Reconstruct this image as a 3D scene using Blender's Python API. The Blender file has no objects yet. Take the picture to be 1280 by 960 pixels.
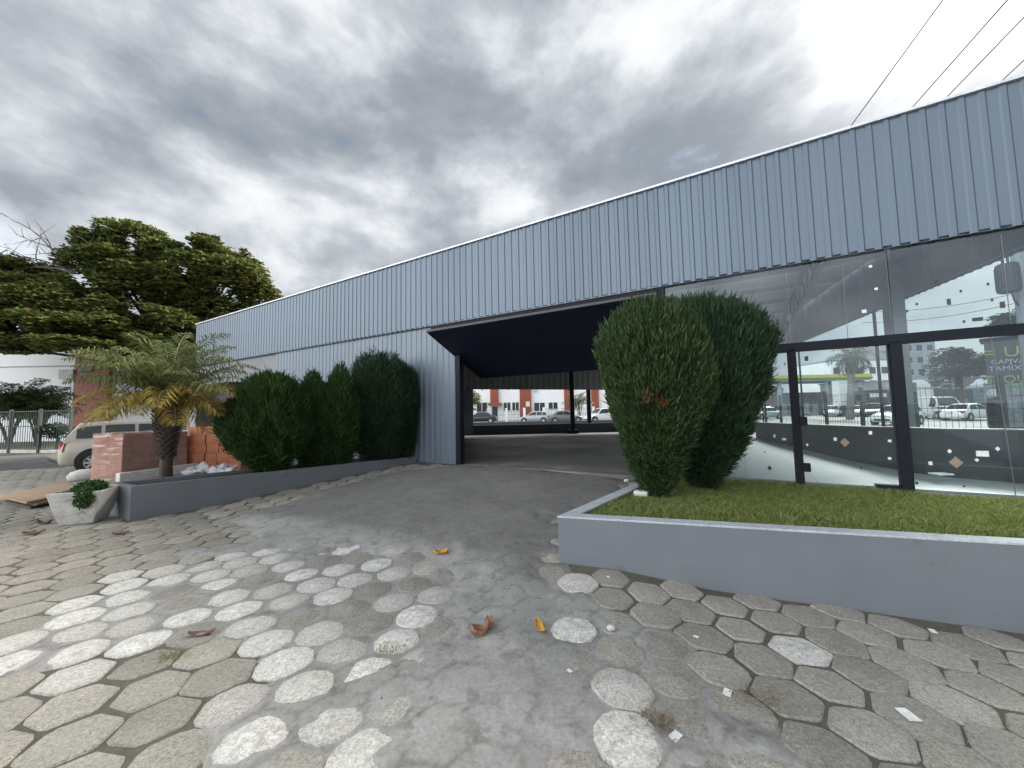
import bpy, math, random
import numpy as np
from mathutils import Vector, Matrix, noise as mnoise
random.seed(7); RS = np.random.RandomState(11)
sc = bpy.context.scene
COL = sc.collection
PI = math.pi
EXPO = 2.47
SKY_BIG = (3.1, 1.7, 0); SKY_MED = (7.3, 2.2, 0); SKY_BACK = 5.5
# ------------------------------------------------------------------ camera model (real camera pose; used to survey positions)
F, PITCH, ROLL, CAMZ = 480.0, math.radians(4.05), math.radians(1.06), 1.5
FW = np.array([0, math.cos(PITCH), math.sin(PITCH)]); UP = np.array([0, -math.sin(PITCH), math.cos(PITCH)]); RT = np.array([1.0, 0, 0])
CAM = np.array([0, 0, CAMZ])
def ray(x, y):
    dx, dy = x-640, 480-y
    c, s = math.cos(ROLL), math.sin(ROLL)
    a, b = dx*c+dy*s, -dx*s+dy*c
    return a*RT+b*UP+F*FW
def at_z(x, y, z):
    d = ray(x, y); return CAM+d*(z-CAMZ)/d[2]
def at_Y(x, y, Y):
    d = ray(x, y); return CAM+d*Y/d[1]
# facade frame: E along the front (to the right), N into the building
TH = math.radians(-30.8)
E = np.array([math.cos(TH), math.sin(TH), 0]); N = np.array([-E[1], E[0], 0])
D = 7.0
def fp(a, s, z=0.0): return E*a+N*s+np.array([0, 0, z])
def smooth(t):
    t = np.clip(t, 0, 1); return t*t*(3-2*t)
def ground(X, Y):
    X = np.asarray(X, float); Y = np.asarray(Y, float)
    s = X*N[0]+Y*N[1]; a = X*E[0]+Y*E[1]
    ramp = 0.317*np.clip((s-2.7)/4.2, 0, 1)
    w = smooth((a+9.5)/2.0)*smooth((-.25-a)/1.0+.05)
    right = -0.043*np.clip(X-0.5, 0, 4.5)
    return ramp*w+right
def gz(x, y): return float(ground(x, y))
def rp(px, py, z0=0.0):                       # pixel -> point on the ground surface
    z = z0
    for _ in range(8):
        p = at_z(px, py, z); z = gz(p[0], p[1])
    return np.array([p[0], p[1], z])
# numpy value noise
_perm = RS.rand(256, 256)
def vnoise(x, y):
    xi = np.floor(x).astype(int); yi = np.floor(y).astype(int); fx = x-xi; fy = y-yi
    fx = fx*fx*(3-2*fx); fy = fy*fy*(3-2*fy)
    g = lambda i, j: _perm[i % 256, j % 256]
    return (g(xi, yi)*(1-fx)+g(xi+1, yi)*fx)*(1-fy)+(g(xi, yi+1)*(1-fx)+g(xi+1, yi+1)*fx)*fy
def fbm(x, y, o=4):
    v = 0; a = .5; t = 0
    for k in range(o):
        v = v+a*vnoise(x*2**k+13.7*k, y*2**k+5.1*k); t += a; a *= .5
    return v/t

# ------------------------------------------------------------------ materials
MATS = {}
def nodes_of(name):
    m = bpy.data.materials.new(name); m.use_nodes = True
    nt = m.node_tree; nt.nodes.clear()
    out = nt.nodes.new('ShaderNodeOutputMaterial')
    return m, nt, out
def nd(nt, t, **kw):
    n = nt.nodes.new(t)
    for k, v in kw.items():
        if k.startswith('i_'): n.inputs[k[2:].replace('_', ' ')].default_value = v
        else: setattr(n, k, v)
    return n
def rgba(c): return (c[0], c[1], c[2], 1)
def mat(name, c, c2=None, scale=3.0, fine=40.0, rough=.7, metal=0.0, bump=0.0, bscale=60.0, island=0.0, spec=.5, stain_or_sunlit=None, transl=0.0, detail=5, stretch=(1, 1, 1), panel=0.0):
    """two-tone noise material with fine grain, per-island value variation and bump"""
    if name in MATS: return MATS[name]
    m, nt, out = nodes_of(name); L = nt.links.new
    b = nd(nt, 'ShaderNodeBsdfPrincipled'); b.inputs['Roughness'].default_value = rough; b.inputs['Metallic'].default_value = metal
    b.inputs['Specular IOR Level'].default_value = spec
    tc = nd(nt, 'ShaderNodeTexCoord'); mp = nd(nt, 'ShaderNodeMapping'); mp.inputs['Scale'].default_value = stretch
    L(tc.outputs['Object'], mp.inputs['Vector'])
    c2 = c2 or tuple(x*.8 for x in c)
    n1 = nd(nt, 'ShaderNodeTexNoise'); n1.inputs['Scale'].default_value = scale; n1.inputs['Detail'].default_value = detail; n1.inputs['Roughness'].default_value = .6
    L(mp.outputs[0], n1.inputs['Vector'])
    r1 = nd(nt, 'ShaderNodeValToRGB'); r1.color_ramp.elements[0].position = .35; r1.color_ramp.elements[1].position = .65
    r1.color_ramp.elements[0].color = rgba(c); r1.color_ramp.elements[1].color = rgba(c2)
    L(n1.outputs['Fac'], r1.inputs['Fac'])
    col = r1.outputs['Color']
    if fine:
        n2 = nd(nt, 'ShaderNodeTexNoise'); n2.inputs['Scale'].default_value = fine; n2.inputs['Detail'].default_value = 3
        L(mp.outputs[0], n2.inputs['Vector'])
        mr = nd(nt, 'ShaderNodeMapRange'); mr.inputs['From Min'].default_value = .3; mr.inputs['From Max'].default_value = .7; mr.inputs['To Min'].default_value = .82; mr.inputs['To Max'].default_value = 1.16
        L(n2.outputs['Fac'], mr.inputs['Value'])
        mx = nd(nt, 'ShaderNodeMix', data_type='RGBA', blend_type='MULTIPLY'); mx.inputs[0].default_value = 1
        L(col, mx.inputs[6]); L(mr.outputs[0], mx.inputs[7]); col = mx.outputs[2]
    if stain_or_sunlit:
        n3 = nd(nt, 'ShaderNodeTexNoise'); n3.inputs['Scale'].default_value = stain_or_sunlit[1]; n3.inputs['Detail'].default_value = 8; n3.inputs['Roughness'].default_value = .65
        L(mp.outputs[0], n3.inputs['Vector'])
        mr3 = nd(nt, 'ShaderNodeMapRange'); mr3.inputs['From Min'].default_value = stain_or_sunlit[2]; mr3.inputs['From Max'].default_value = stain_or_sunlit[2]+.12
        L(n3.outputs['Fac'], mr3.inputs['Value'])
        mx3 = nd(nt, 'ShaderNodeMix', data_type='RGBA'); L(mr3.outputs[0], mx3.inputs[0]); L(col, mx3.inputs[6]); mx3.inputs[7].default_value = rgba(stain_or_sunlit[0]); col = mx3.outputs[2]
    if panel:            # each sheet of cladding weathers a little differently
        vr = nd(nt, 'ShaderNodeMapping'); vr.inputs['Rotation'].default_value = (0, 0, -TH); L(tc.outputs['Object'], vr.inputs[0])
        sxp = nd(nt, 'ShaderNodeSeparateXYZ'); L(vr.outputs[0], sxp.inputs[0])
        dv = nd(nt, 'ShaderNodeMath', operation='DIVIDE'); dv.inputs[1].default_value = 1.059; L(sxp.outputs[0], dv.inputs[0])
        fl_ = nd(nt, 'ShaderNodeMath', operation='FLOOR'); L(dv.outputs[0], fl_.inputs[0])
        wn_ = nd(nt, 'ShaderNodeTexWhiteNoise', noise_dimensions='1D'); L(fl_.outputs[0], wn_.inputs['W'])
        mp_ = nd(nt, 'ShaderNodeMapRange'); mp_.inputs['To Min'].default_value = 1-panel; mp_.inputs['To Max'].default_value = 1+panel; L(wn_.outputs['Value'], mp_.inputs['Value'])
        mxp = nd(nt, 'ShaderNodeMix', data_type='RGBA', blend_type='MULTIPLY'); mxp.inputs[0].default_value = 1; L(col, mxp.inputs[6]); L(mp_.outputs[0], mxp.inputs[7]); col = mxp.outputs[2]
    if island:
        g = nd(nt, 'ShaderNodeNewGeometry'); mi = nd(nt, 'ShaderNodeMapRange'); mi.inputs['To Min'].default_value = 1-island; mi.inputs['To Max'].default_value = 1+island
        L(g.outputs['Random Per Island'], mi.inputs['Value'])
        mx2 = nd(nt, 'ShaderNodeMix', data_type='RGBA', blend_type='MULTIPLY'); mx2.inputs[0].default_value = 1
        L(col, mx2.inputs[6]); L(mi.outputs[0], mx2.inputs[7]); col = mx2.outputs[2]
    L(col, b.inputs['Base Color'])
    if bump:
        nb = nd(nt, 'ShaderNodeTexNoise'); nb.inputs['Scale'].default_value = bscale; nb.inputs['Detail'].default_value = 6
        L(mp.outputs[0], nb.inputs['Vector'])
        bp = nd(nt, 'ShaderNodeBump'); bp.inputs['Strength'].default_value = bump; bp.inputs['Distance'].default_value = .01
        L(nb.outputs['Fac'], bp.inputs['Height']); L(bp.outputs[0], b.inputs['Normal'])
    if transl:
        t = nd(nt, 'ShaderNodeBsdfTranslucent'); ms = nd(nt, 'ShaderNodeMixShader'); ms.inputs[0].default_value = transl
        L(col, t.inputs['Color']); L(b.outputs[0], ms.inputs[1]); L(t.outputs[0], ms.inputs[2]); L(ms.outputs[0], out.inputs[0])
    else: L(b.outputs[0], out.inputs[0])
    MATS[name] = m
    return m
def leafmat(name, cols, rough=.5, transl=.3, spec=.35):
    """leaves: each leaf its own tint out of a ramp"""
    m, nt, out = nodes_of(name); L = nt.links.new
    g = nd(nt, 'ShaderNodeNewGeometry'); r = nd(nt, 'ShaderNodeValToRGB')
    el = r.color_ramp.elements
    while len(el) < len(cols): el.new(.5)
    for k, (p, c) in enumerate(cols): el[k].position = p; el[k].color = rgba(c)
    L(g.outputs['Random Per Island'], r.inputs['Fac'])
    b = nd(nt, 'ShaderNodeBsdfPrincipled'); b.inputs['Roughness'].default_value = rough; b.inputs['Specular IOR Level'].default_value = spec
    t = nd(nt, 'ShaderNodeBsdfTranslucent'); ms = nd(nt, 'ShaderNodeMixShader'); ms.inputs[0].default_value = transl
    L(r.outputs[0], b.inputs['Base Color']); L(r.outputs[0], t.inputs['Color'])
    L(b.outputs[0], ms.inputs[1]); L(t.outputs[0], ms.inputs[2]); L(ms.outputs[0], out.inputs[0])
    MATS[name] = m
    return m
def glassmat(name, tint, refl=1.0, haze=.03, hazecol=(.5, .55, .6)):
    m, nt, out = nodes_of(name); L = nt.links.new
    t = nd(nt, 'ShaderNodeBsdfTransparent'); t.inputs[0].default_value = rgba(tint)
    g = nd(nt, 'ShaderNodeBsdfGlossy'); g.inputs['Roughness'].default_value = 0.01; g.inputs['Color'].default_value = (.9, .95, 1, 1)
    fr = nd(nt, 'ShaderNodeFresnel'); fr.inputs['IOR'].default_value = 1.5
    ml = nd(nt, 'ShaderNodeMath', operation='MULTIPLY'); ml.inputs[1].default_value = refl; L(fr.outputs[0], ml.inputs[0])
    ms = nd(nt, 'ShaderNodeMixShader'); L(ml.outputs[0], ms.inputs[0]); L(t.outputs[0], ms.inputs[1]); L(g.outputs[0], ms.inputs[2])
    df = nd(nt, 'ShaderNodeBsdfDiffuse'); df.inputs[0].default_value = rgba(hazecol)
    n = nd(nt, 'ShaderNodeTexNoise'); n.inputs['Scale'].default_value = 1.3; n.inputs['Detail'].default_value = 6
    tc = nd(nt, 'ShaderNodeTexCoord'); L(tc.outputs['Object'], n.inputs['Vector'])
    m2 = nd(nt, 'ShaderNodeMath', operation='MULTIPLY'); m2.inputs[1].default_value = haze*2; L(n.outputs['Fac'], m2.inputs[0])
    m3 = nd(nt, 'ShaderNodeMixShader'); L(m2.outputs[0], m3.inputs[0]); L(ms.outputs[0], m3.inputs[1]); L(df.outputs[0], m3.inputs[2])
    L(m3.outputs[0], out.inputs[0]); MATS[name] = m
    return m

M_fascia = mat('galvanised_paint', (.100, .130, .164), (.091, .120, .152), scale=2.4, fine=0, panel=.07, stain_or_sunlit=((.17, .20, .225), 2.2, .66), rough=.42, metal=.25, stretch=(1, 1, .06), detail=7)
M_wall = mat('painted_sheet', (.135, .165, .195), (.12, .15, .18), scale=2.4, fine=0, rough=.45, metal=.2, stretch=(1, 1, .06), detail=7, panel=.05, stain_or_sunlit=((.20, .225, .25), 3.0, .64))
M_smooth = mat('smooth_panel', (.19, .195, .20), rough=.6, scale=1)
M_cap = mat('flashing', (.55, .58, .62), rough=.35, metal=.3)
M_dark = mat('black_steel', (.007, .009, .015), rough=.6, scale=3, spec=.2)
M_navy = mat('navy_steel', (.008, .011, .026), (.011, .015, .032), rough=.55, scale=2, spec=.25)
M_roofin = mat('roof_sheet', (.19, .20, .205), (.24, .25, .255), rough=.55, metal=.2, scale=1.2)
M_steel = mat('grey_steel', (.16, .17, .18), rough=.5, metal=.2)
M_barrier = mat('dark_parapet', (.035, .038, .042), (.05, .053, .056), rough=.8, scale=1.5, stretch=(1, 1, 4))
M_planter = mat('slate_paint', (.130, .139, .152), (.144, .154, .168), scale=1.6, fine=0, rough=.65, bump=.12, bscale=25, stain_or_sunlit=((.095, .098, .102), 2.4, .635), stretch=(1, 1, 1.6))
M_rim = mat('rim_paint', (.42, .45, .48), (.34, .36, .38), scale=6, rough=.65, bump=.1)
M_turf = mat('turf_soil', (.075, .085, .03), (.05, .055, .022), scale=8, rough=.95, bump=.5)
M_soil = mat('soil', (.05, .04, .03), (.03, .026, .02), scale=8, rough=.95, bump=.5)
M_conc = mat('old_concrete', (.60, .58, .53), (.44, .42, .38), scale=5, fine=60, rough=.9, bump=.4, bscale=40, stain_or_sunlit=((.17, .155, .125), 5.5, .58))
M_brick = mat('clay_block', (.50, .19, .095), (.43, .155, .075), scale=6, rough=.85, island=.22, bump=.2)
M_white = mat('white_wall', (.86, .86, .85), (.80, .80, .79), scale=.6, rough=.8, stain_or_sunlit=((.62, .61, .58), .9, .66))
M_red = mat('red_tile', (.30, .070, .032), (.24, .055, .026), scale=1, rough=.6)
M_window = mat('dark_window', (.045, .055, .06), rough=.15, fine=0)
M_greyb = mat('grey_wall', (.27, .29, .31), (.22, .24, .26), scale=.5, rough=.8)
M_bark = mat('bark', (.10, .08, .06), (.05, .04, .03), scale=6, rough=.95, bump=.6, bscale=20, stretch=(1, 1, .3))
M_deadbark = mat('grey_bark', (.17, .15, .13), (.11, .10, .09), scale=6, rough=.95)
M_wood = mat('plywood', (.34, .24, .15), (.27, .18, .11), scale=3, rough=.85, island=.15, stretch=(1, 6, 1))
M_sack = mat('sack_paper', (.62, .60, .55), (.5, .48, .43), scale=6, rough=.8, bump=.3, bscale=15)
M_plastic = mat('white_plastic', (.70, .70, .70), (.55, .55, .56), scale=4, rough=.3, transl=.3)
M_block = mat('white_block', (.66, .65, .62), (.52, .51, .48), scale=6, rough=.9, bump=.3)
M_tyre = mat('tyre', (.018, .018, .019), rough=.85)
M_rim_s = mat('alloy', (.6, .61, .62), rough=.3, metal=.6, fine=0)
M_tail = mat('red_lamp', (.32, .012, .018), rough=.15, fine=0)
M_lamp = mat('clear_lamp', (.75, .77, .78), rough=.1, fine=0)
M_cglass = mat('car_glass', (.012, .016, .018), (.02, .025, .026), rough=.04, fine=0, spec=.9)
M_plate = mat('number_plate', (.5, .5, .5), rough=.5, fine=0)
M_black = mat('black_trim', (.015, .015, .016), rough=.6)
M_asph = mat('asphalt', (.075, .072, .068), (.10, .097, .09), scale=1.2, fine=80, rough=.9, bump=.3)
M_pale = mat('pale_paving', (.30, .29, .27), (.24, .235, .22), scale=1, fine=30, rough=.9)
M_road = mat('road_asphalt', (.20, .20, .195), (.17, .17, .165), scale=.6, fine=30, rough=.9)
M_garage = mat('garage_concrete', (.13, .127, .12), (.09, .088, .083), scale=.5, fine=40, rough=.6, stain_or_sunlit=((.27, .265, .25), .22, .48), spec=.3)  # pale patches put sunlit areas of the hall floor into the colour
M_cable = mat('cable', (.02, .02, .022), rough=.7)
M_yellow = mat('yellow_paint', (.62, .47, .03), rough=.5)
M_olive = mat('faded_yellow', (.30, .26, .06), rough=.5)
M_green = mat('green_paint', (.05, .22, .05), rough=.5)
M_signdark = mat('dark_sign', (.02, .024, .03), rough=.4)
M_grey_txt = mat('grey_letters', (.35, .37, .38), rough=.5, fine=0)
M_fencegrn = mat('fence_paint', (.03, .045, .042), rough=.6)
M_scrapw = mat('paper_white', (.75, .75, .73), rough=.8)
M_scrapb = mat('tape_brown', (.30, .22, .15), (.24, .18, .13), rough=.8, scale=20)
M_scrapd = mat('tape_dark', (.06, .06, .055), rough=.8)
M_leafb = mat('dry_leaf_brown', (.22, .105, .06), (.36, .20, .13), scale=14, rough=.7, transl=.15)
M_leafy = mat('dry_leaf_yellow', (.60, .34, .05), (.50, .24, .04), scale=14, rough=.7, transl=.15)
M_leafr = mat('dry_leaf_red', (.13, .05, .045), (.20, .10, .09), scale=14, rough=.7)
GL = glassmat('shop_glass', (.74, .84, .86), refl=.9, haze=.035)
GL2 = glassmat('far_glass', (.92, .96, .96), refl=.12, haze=.008)
WRAP = glassmat('stretch_film', (.93, .90, .90), refl=.8, haze=.20, hazecol=(.8, .62, .55))
M_bush = leafmat('cypress_leaf', [(0, (.016, .032, .013)), (.45, (.034, .062, .022)), (.8, (.058, .096, .032)), (1, (.10, .125, .045))], rough=.6, transl=.15, spec=.2)
M_bush2 = leafmat('cypress_leaf_deep', [(0, (.012, .030, .014)), (.5, (.026, .054, .024)), (1, (.048, .084, .036))], rough=.6, transl=.15, spec=.2)
M_bush3 = leafmat('cypress_leaf_bright', [(0, (.017, .040, .012)), (.5, (.038, .080, .021)), (1, (.072, .125, .034))], rough=.6, transl=.15, spec=.2)
M_core = mat('foliage_shade', (.010, .018, .008), (.014, .022, .010), rough=.95)  # near-black that stands in for the shade inside the cypresses
M_bdead = leafmat('dead_cypress', [(0, (.12, .05, .022)), (.5, (.20, .085, .035)), (1, (.28, .15, .08))], transl=.2)
M_palm = leafmat('palm_leaflet', [(0, (.04, .07, .024)), (.4, (.085, .12, .04)), (.75, (.15, .17, .06)), (1, (.25, .24, .11))], rough=.6, transl=.3, spec=.15)
M_palmold = leafmat('palm_leaflet_old', [(0, (.20, .17, .04)), (.5, (.30, .24, .07)), (1, (.36, .24, .07))], rough=.6, transl=.3, spec=.15)
M_palmd = leafmat('areca_leaflet', [(0, (.03, .055, .02)), (.5, (.05, .085, .03)), (1, (.10, .13, .05))], transl=.25)
M_tree = leafmat('almond_leaf', [(0, (.024, .046, .017)), (.35, (.075, .115, .032)), (.72, (.175, .205, .058)), (.93, (.33, .29, .095)), (1, (.20, .10, .045))], rough=.5, transl=.38, spec=.25)
M_tree2 = leafmat('street_tree_leaf', [(0, (.02, .035, .02)), (.6, (.045, .065, .035)), (1, (.08, .10, .055))], transl=.2, rough=.7, spec=.1)
M_yshrub = leafmat('yellow_shrub_leaf', [(0, (.06, .09, .02)), (.5, (.16, .16, .04)), (1, (.30, .22, .05))], transl=.3)
M_grass = leafmat('grass_blade', [(0, (.10, .135, .03)), (.5, (.165, .215, .05)), (.85, (.23, .26, .075)), (1, (.34, .31, .15))], rough=.6, transl=.3)
M_straw = leafmat('straw_blade', [(0, (.16, .12, .07)), (1, (.27, .21, .13))], rough=.8, transl=.2)
M_flower = leafmat('petal', [(0, (.75, .6, .15)), (.6, (.8, .75, .35)), (1, (.85, .83, .75))])

# ------------------------------------------------------------------ mesh builder
class MB:
    def __init__(s): s.v = []; s.f = []; s.mi = []; s.cur = 0
    def add(s, vs, fs):
        o = len(s.v); s.v += [tuple(map(float, p)) for p in vs]
        for f in fs: s.f.append([i+o for i in f]); s.mi.append(s.cur)
    def quad(s, a, b, c, d): s.add([a, b, c, d], [(0, 1, 2, 3)])
    def hexa(s, p):          # 8 points: bottom ring 0-3 ccw, top ring 4-7
        s.add(p, [(3, 2, 1, 0), (4, 5, 6, 7), (0, 1, 5, 4), (1, 2, 6, 5), (2, 3, 7, 6), (3, 0, 4, 7)])
    def box(s, c, size, ax=None):
        c = np.array(c, float); h = np.array(size, float)/2
        X, Y, Z = ax if ax is not None else (np.array([1., 0, 0]), np.array([0, 1., 0]), np.array([0, 0, 1.]))
        P = [c+X*sx*h[0]+Y*sy*h[1]+Z*sz*h[2] for sz in (-1, 1) for sx, sy in ((-1, -1), (1, -1), (1, 1), (-1, 1))]
        s.hexa(P)
    def bar(s, a, b, w, h=None, upv=(0, 0, 1)):      # box beam from a to b
        a = np.array(a, float); b = np.array(b, float); h = h or w
        X = b-a; l = np.linalg.norm(X); X = X/l
        u = np.array(upv, float)
        if abs(X@u) > .95: u = np.array([N[0], N[1], 0])
        Y = np.cross(u, X); Y /= np.linalg.norm(Y); Z = np.cross(X, Y)
        s.box((a+b)/2, (l, w, h), (X, Y, Z))
    def wallbox(s, p, q, z0, z1, t):                 # upright slab from p to q (xy), thickness t to the left of p->q
        p = np.array(p[:2], float); q = np.array(q[:2], float); d = q-p; d /= np.linalg.norm(d); n = np.array([-d[1], d[0]])*t
        b = [p, q, q+n, p+n]
        zs = z0 if isinstance(z0, (tuple, list)) else (z0, z0); zt = z1 if isinstance(z1, (tuple, list)) else (z1, z1)
        s.hexa([(b[0][0], b[0][1], zs[0]), (b[1][0], b[1][1], zs[1]), (b[2][0], b[2][1], zs[1]), (b[3][0], b[3][1], zs[0]),
                (b[0][0], b[0][1], zt[0]), (b[1][0], b[1][1], zt[1]), (b[2][0], b[2][1], zt[1]), (b[3][0], b[3][1], zt[0])])
    def prism(s, poly, z0, z1):
        n = len(poly); zl_ = z1 if isinstance(z1, (list, tuple)) else [z1]*n; vs = [(p[0], p[1], z0) for p in poly]+[(p[0], p[1], z) for p, z in zip(poly, zl_)]
        s.add(vs, [tuple(range(n-1, -1, -1)), tuple(range(n, 2*n))]+[(i, (i+1) % n, n+(i+1) % n, n+i) for i in range(n)])
    def tube(s, pts, rad, k=8, cap=True):
        pts = [np.array(p, float) for p in pts]; n = len(pts)
        rad = rad if isinstance(rad, (list, tuple, np.ndarray)) else [rad]*n
        vs = []; ref = None
        for i, p in enumerate(pts):
            t = pts[min(i+1, n-1)]-pts[max(i-1, 0)]; t = t/(np.linalg.norm(t)+1e-9)
            if ref is None:
                ref = np.array([1., 0, 0]) if abs(t[2]) > .7 else np.array([0, 0, 1.])
            u = np.cross(t, ref); u /= np.linalg.norm(u)+1e-9; w = np.cross(t, u); ref = np.cross(u, t)
            for j in range(k):
                a = 2*PI*j/k; vs.append(p+rad[i]*(math.cos(a)*u+math.sin(a)*w))
        fs = [(i*k+j, i*k+(j+1) % k, (i+1)*k+(j+1) % k, (i+1)*k+j) for i in range(n-1) for j in range(k)]
        if cap: fs += [tuple(range(k-1, -1, -1)), tuple(range((n-1)*k, n*k))]
        s.add(vs, fs)
    def lathe(s, prof, c, k=20, axis=None, cap=True):          # prof: (r, h); axis = unit vector of h
        c = np.array(c, float); Z = np.array(axis if axis is not None else (0, 0, 1), float)
        ref = np.array([0, 0, 1.]) if abs(Z[2]) < .7 else np.array([1., 0, 0])
        X = np.cross(ref, Z); X /= np.linalg.norm(X); Y = np.cross(Z, X)
        vs = [c+Z*h+r*(math.cos(2*PI*j/k)*X+math.sin(2*PI*j/k)*Y) for r, h in prof for j in range(k)]
        n = len(prof)
        s.add(vs, [(i*k+j, i*k+(j+1) % k, (i+1)*k+(j+1) % k, (i+1)*k+j) for i in range(n-1) for j in range(k)]+([tuple(range(k-1, -1, -1)), tuple(range((n-1)*k, n*k))] if cap else []))
    def build(s, name, m, parent=None, loc=None, world=True, smooth=False, bevel=0):
        return link_mesh(name, np.array(s.v), s.f, m, parent, loc, world, smooth, s.mi, bevel)
ROOTM = {}
def root_of(o):
    while o.parent: o = o.parent
    return o
def link_mesh(name, v, f, m, parent=None, loc=None, world=True, smooth=False, mi=None, bevel=0):
    v = np.asarray(v, float).reshape(-1, 3)
    if parent is not None and world:
        mw = ROOTM.get(root_of(parent).name)
        if mw is not None:
            inv = np.array(mw.inverted()); v = v@inv[:3, :3].T+inv[:3, 3]
    if parent is None and loc is not None: v = v-np.array(loc)
    me = bpy.data.meshes.new(name)
    if isinstance(f, np.ndarray):
        nf, k = f.shape
        me.vertices.add(len(v)); me.vertices.foreach_set('co', v.astype(np.float32).ravel())
        me.loops.add(nf*k); me.loops.foreach_set('vertex_index', f.astype(np.int32).ravel())
        me.polygons.add(nf); me.polygons.foreach_set('loop_start', np.arange(0, nf*k, k, dtype=np.int32))
        me.update(calc_edges=True); me.validate()
    else:
        me.from_pydata([tuple(p) for p in v], [], [tuple(x) for x in f]); me.update()
    ms = m if isinstance(m, (list, tuple)) else [m]
    for x in ms: me.materials.append(x)
    if len(ms) > 1 and mi is not None: me.polygons.foreach_set('material_index', np.array(mi, np.int32))
    if smooth: me.polygons.foreach_set('use_smooth', np.ones(len(me.polygons), bool))
    o = bpy.data.objects.new(name, me); COL.objects.link(o)
    if parent is not None: o.parent = parent
    elif loc is not None: o.location = loc; ROOTM[o.name] = Matrix.Translation(Vector(loc))
    if bevel:
        b = o.modifiers.new('bevel', 'BEVEL'); b.width = bevel; b.segments = 2; b.limit_method = 'ANGLE'; b.angle_limit = math.radians(40)
    return o
def tag(o, label=None, cat=None, group=None, kind=None):
    if label: o['label'] = label
    if cat: o['category'] = cat
    if group: o['group'] = group
    if kind: o['kind'] = kind
    return o
def thing(name, label, cat, loc=(0, 0, 0), rz=0.0, group=None):
    o = bpy.data.objects.new(name, None); COL.objects.link(o); o.empty_display_size = .2
    o.location = tuple(map(float, loc)); o.rotation_euler = (0, 0, rz)
    ROOTM[o.name] = Matrix.Translation(Vector(tuple(map(float, loc)))) @ Matrix.Rotation(rz, 4, 'Z')
    return tag(o, label, cat, group)
def copy_tree(o, parent=None):
    c = o.copy(); COL.objects.link(c)
    if parent is not None: c.parent = parent
    for ch in [x for x in bpy.data.objects if x.parent == o]: copy_tree(ch, c)
    return c
def text_mesh(txt, size, origin, xdir, ydir, m, name, parent, depth=.01):
    cu = bpy.data.curves.new('t', 'FONT'); cu.body = txt; cu.size = size; cu.extrude = depth; cu.align_x = 'CENTER'
    to = bpy.data.objects.new('t', cu); COL.objects.link(to)
    dg = bpy.context.evaluated_depsgraph_get()
    me = bpy.data.meshes.new_from_object(to.evaluated_get(dg))
    vs = np.array([v.co[:] for v in me.vertices]); fs = [tuple(p.vertices) for p in me.polygons]
    bpy.data.objects.remove(to); bpy.data.curves.remove(cu); bpy.data.meshes.remove(me)
    xd = np.array(xdir, float); yd = np.array(ydir, float); zd = np.cross(xd, yd)
    w = np.array(origin)+vs[:, :1]*xd+vs[:, 1:2]*yd+vs[:, 2:3]*zd
    return link_mesh(name, w, fs, m, parent)

# ------------------------------------------------------------------ foliage helpers (numpy)
def unit(a): return a/(np.linalg.norm(a, axis=-1, keepdims=True)+1e-9)
def blades(P, dirs, side, length, width, bend=None):
    """two-quad folded blades: base P, along dirs, half width along side; returns verts, faces"""
    n = len(P); length = np.broadcast_to(length, (n,))[:, None]; width = np.broadcast_to(width, (n,))[:, None]
    tip = P+dirs*length
    if bend is not None: tip = tip+bend*length
    mid = P+dirs*length*.5
    v = np.stack([P, mid+side*width, tip, mid-side*width], 1).reshape(-1, 3)
    f = (np.arange(n)[:, None]*4+np.array([0, 1, 2, 3])[None]).astype(np.int32)
    return v, f
def rnd_dirs(n): return unit(RS.normal(size=(n, 3)))
def tex3(P, f):       # cheap lumpy field
    return np.sin(P[:, 0]*f+1.3)*np.sin(P[:, 1]*f*1.1+.4)+np.sin(P[:, 2]*f*.9+P[:, 0]*f*.5)+.5*np.sin(P[:, 1]*f*2.3+P[:, 2]*f*1.7)

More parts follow.
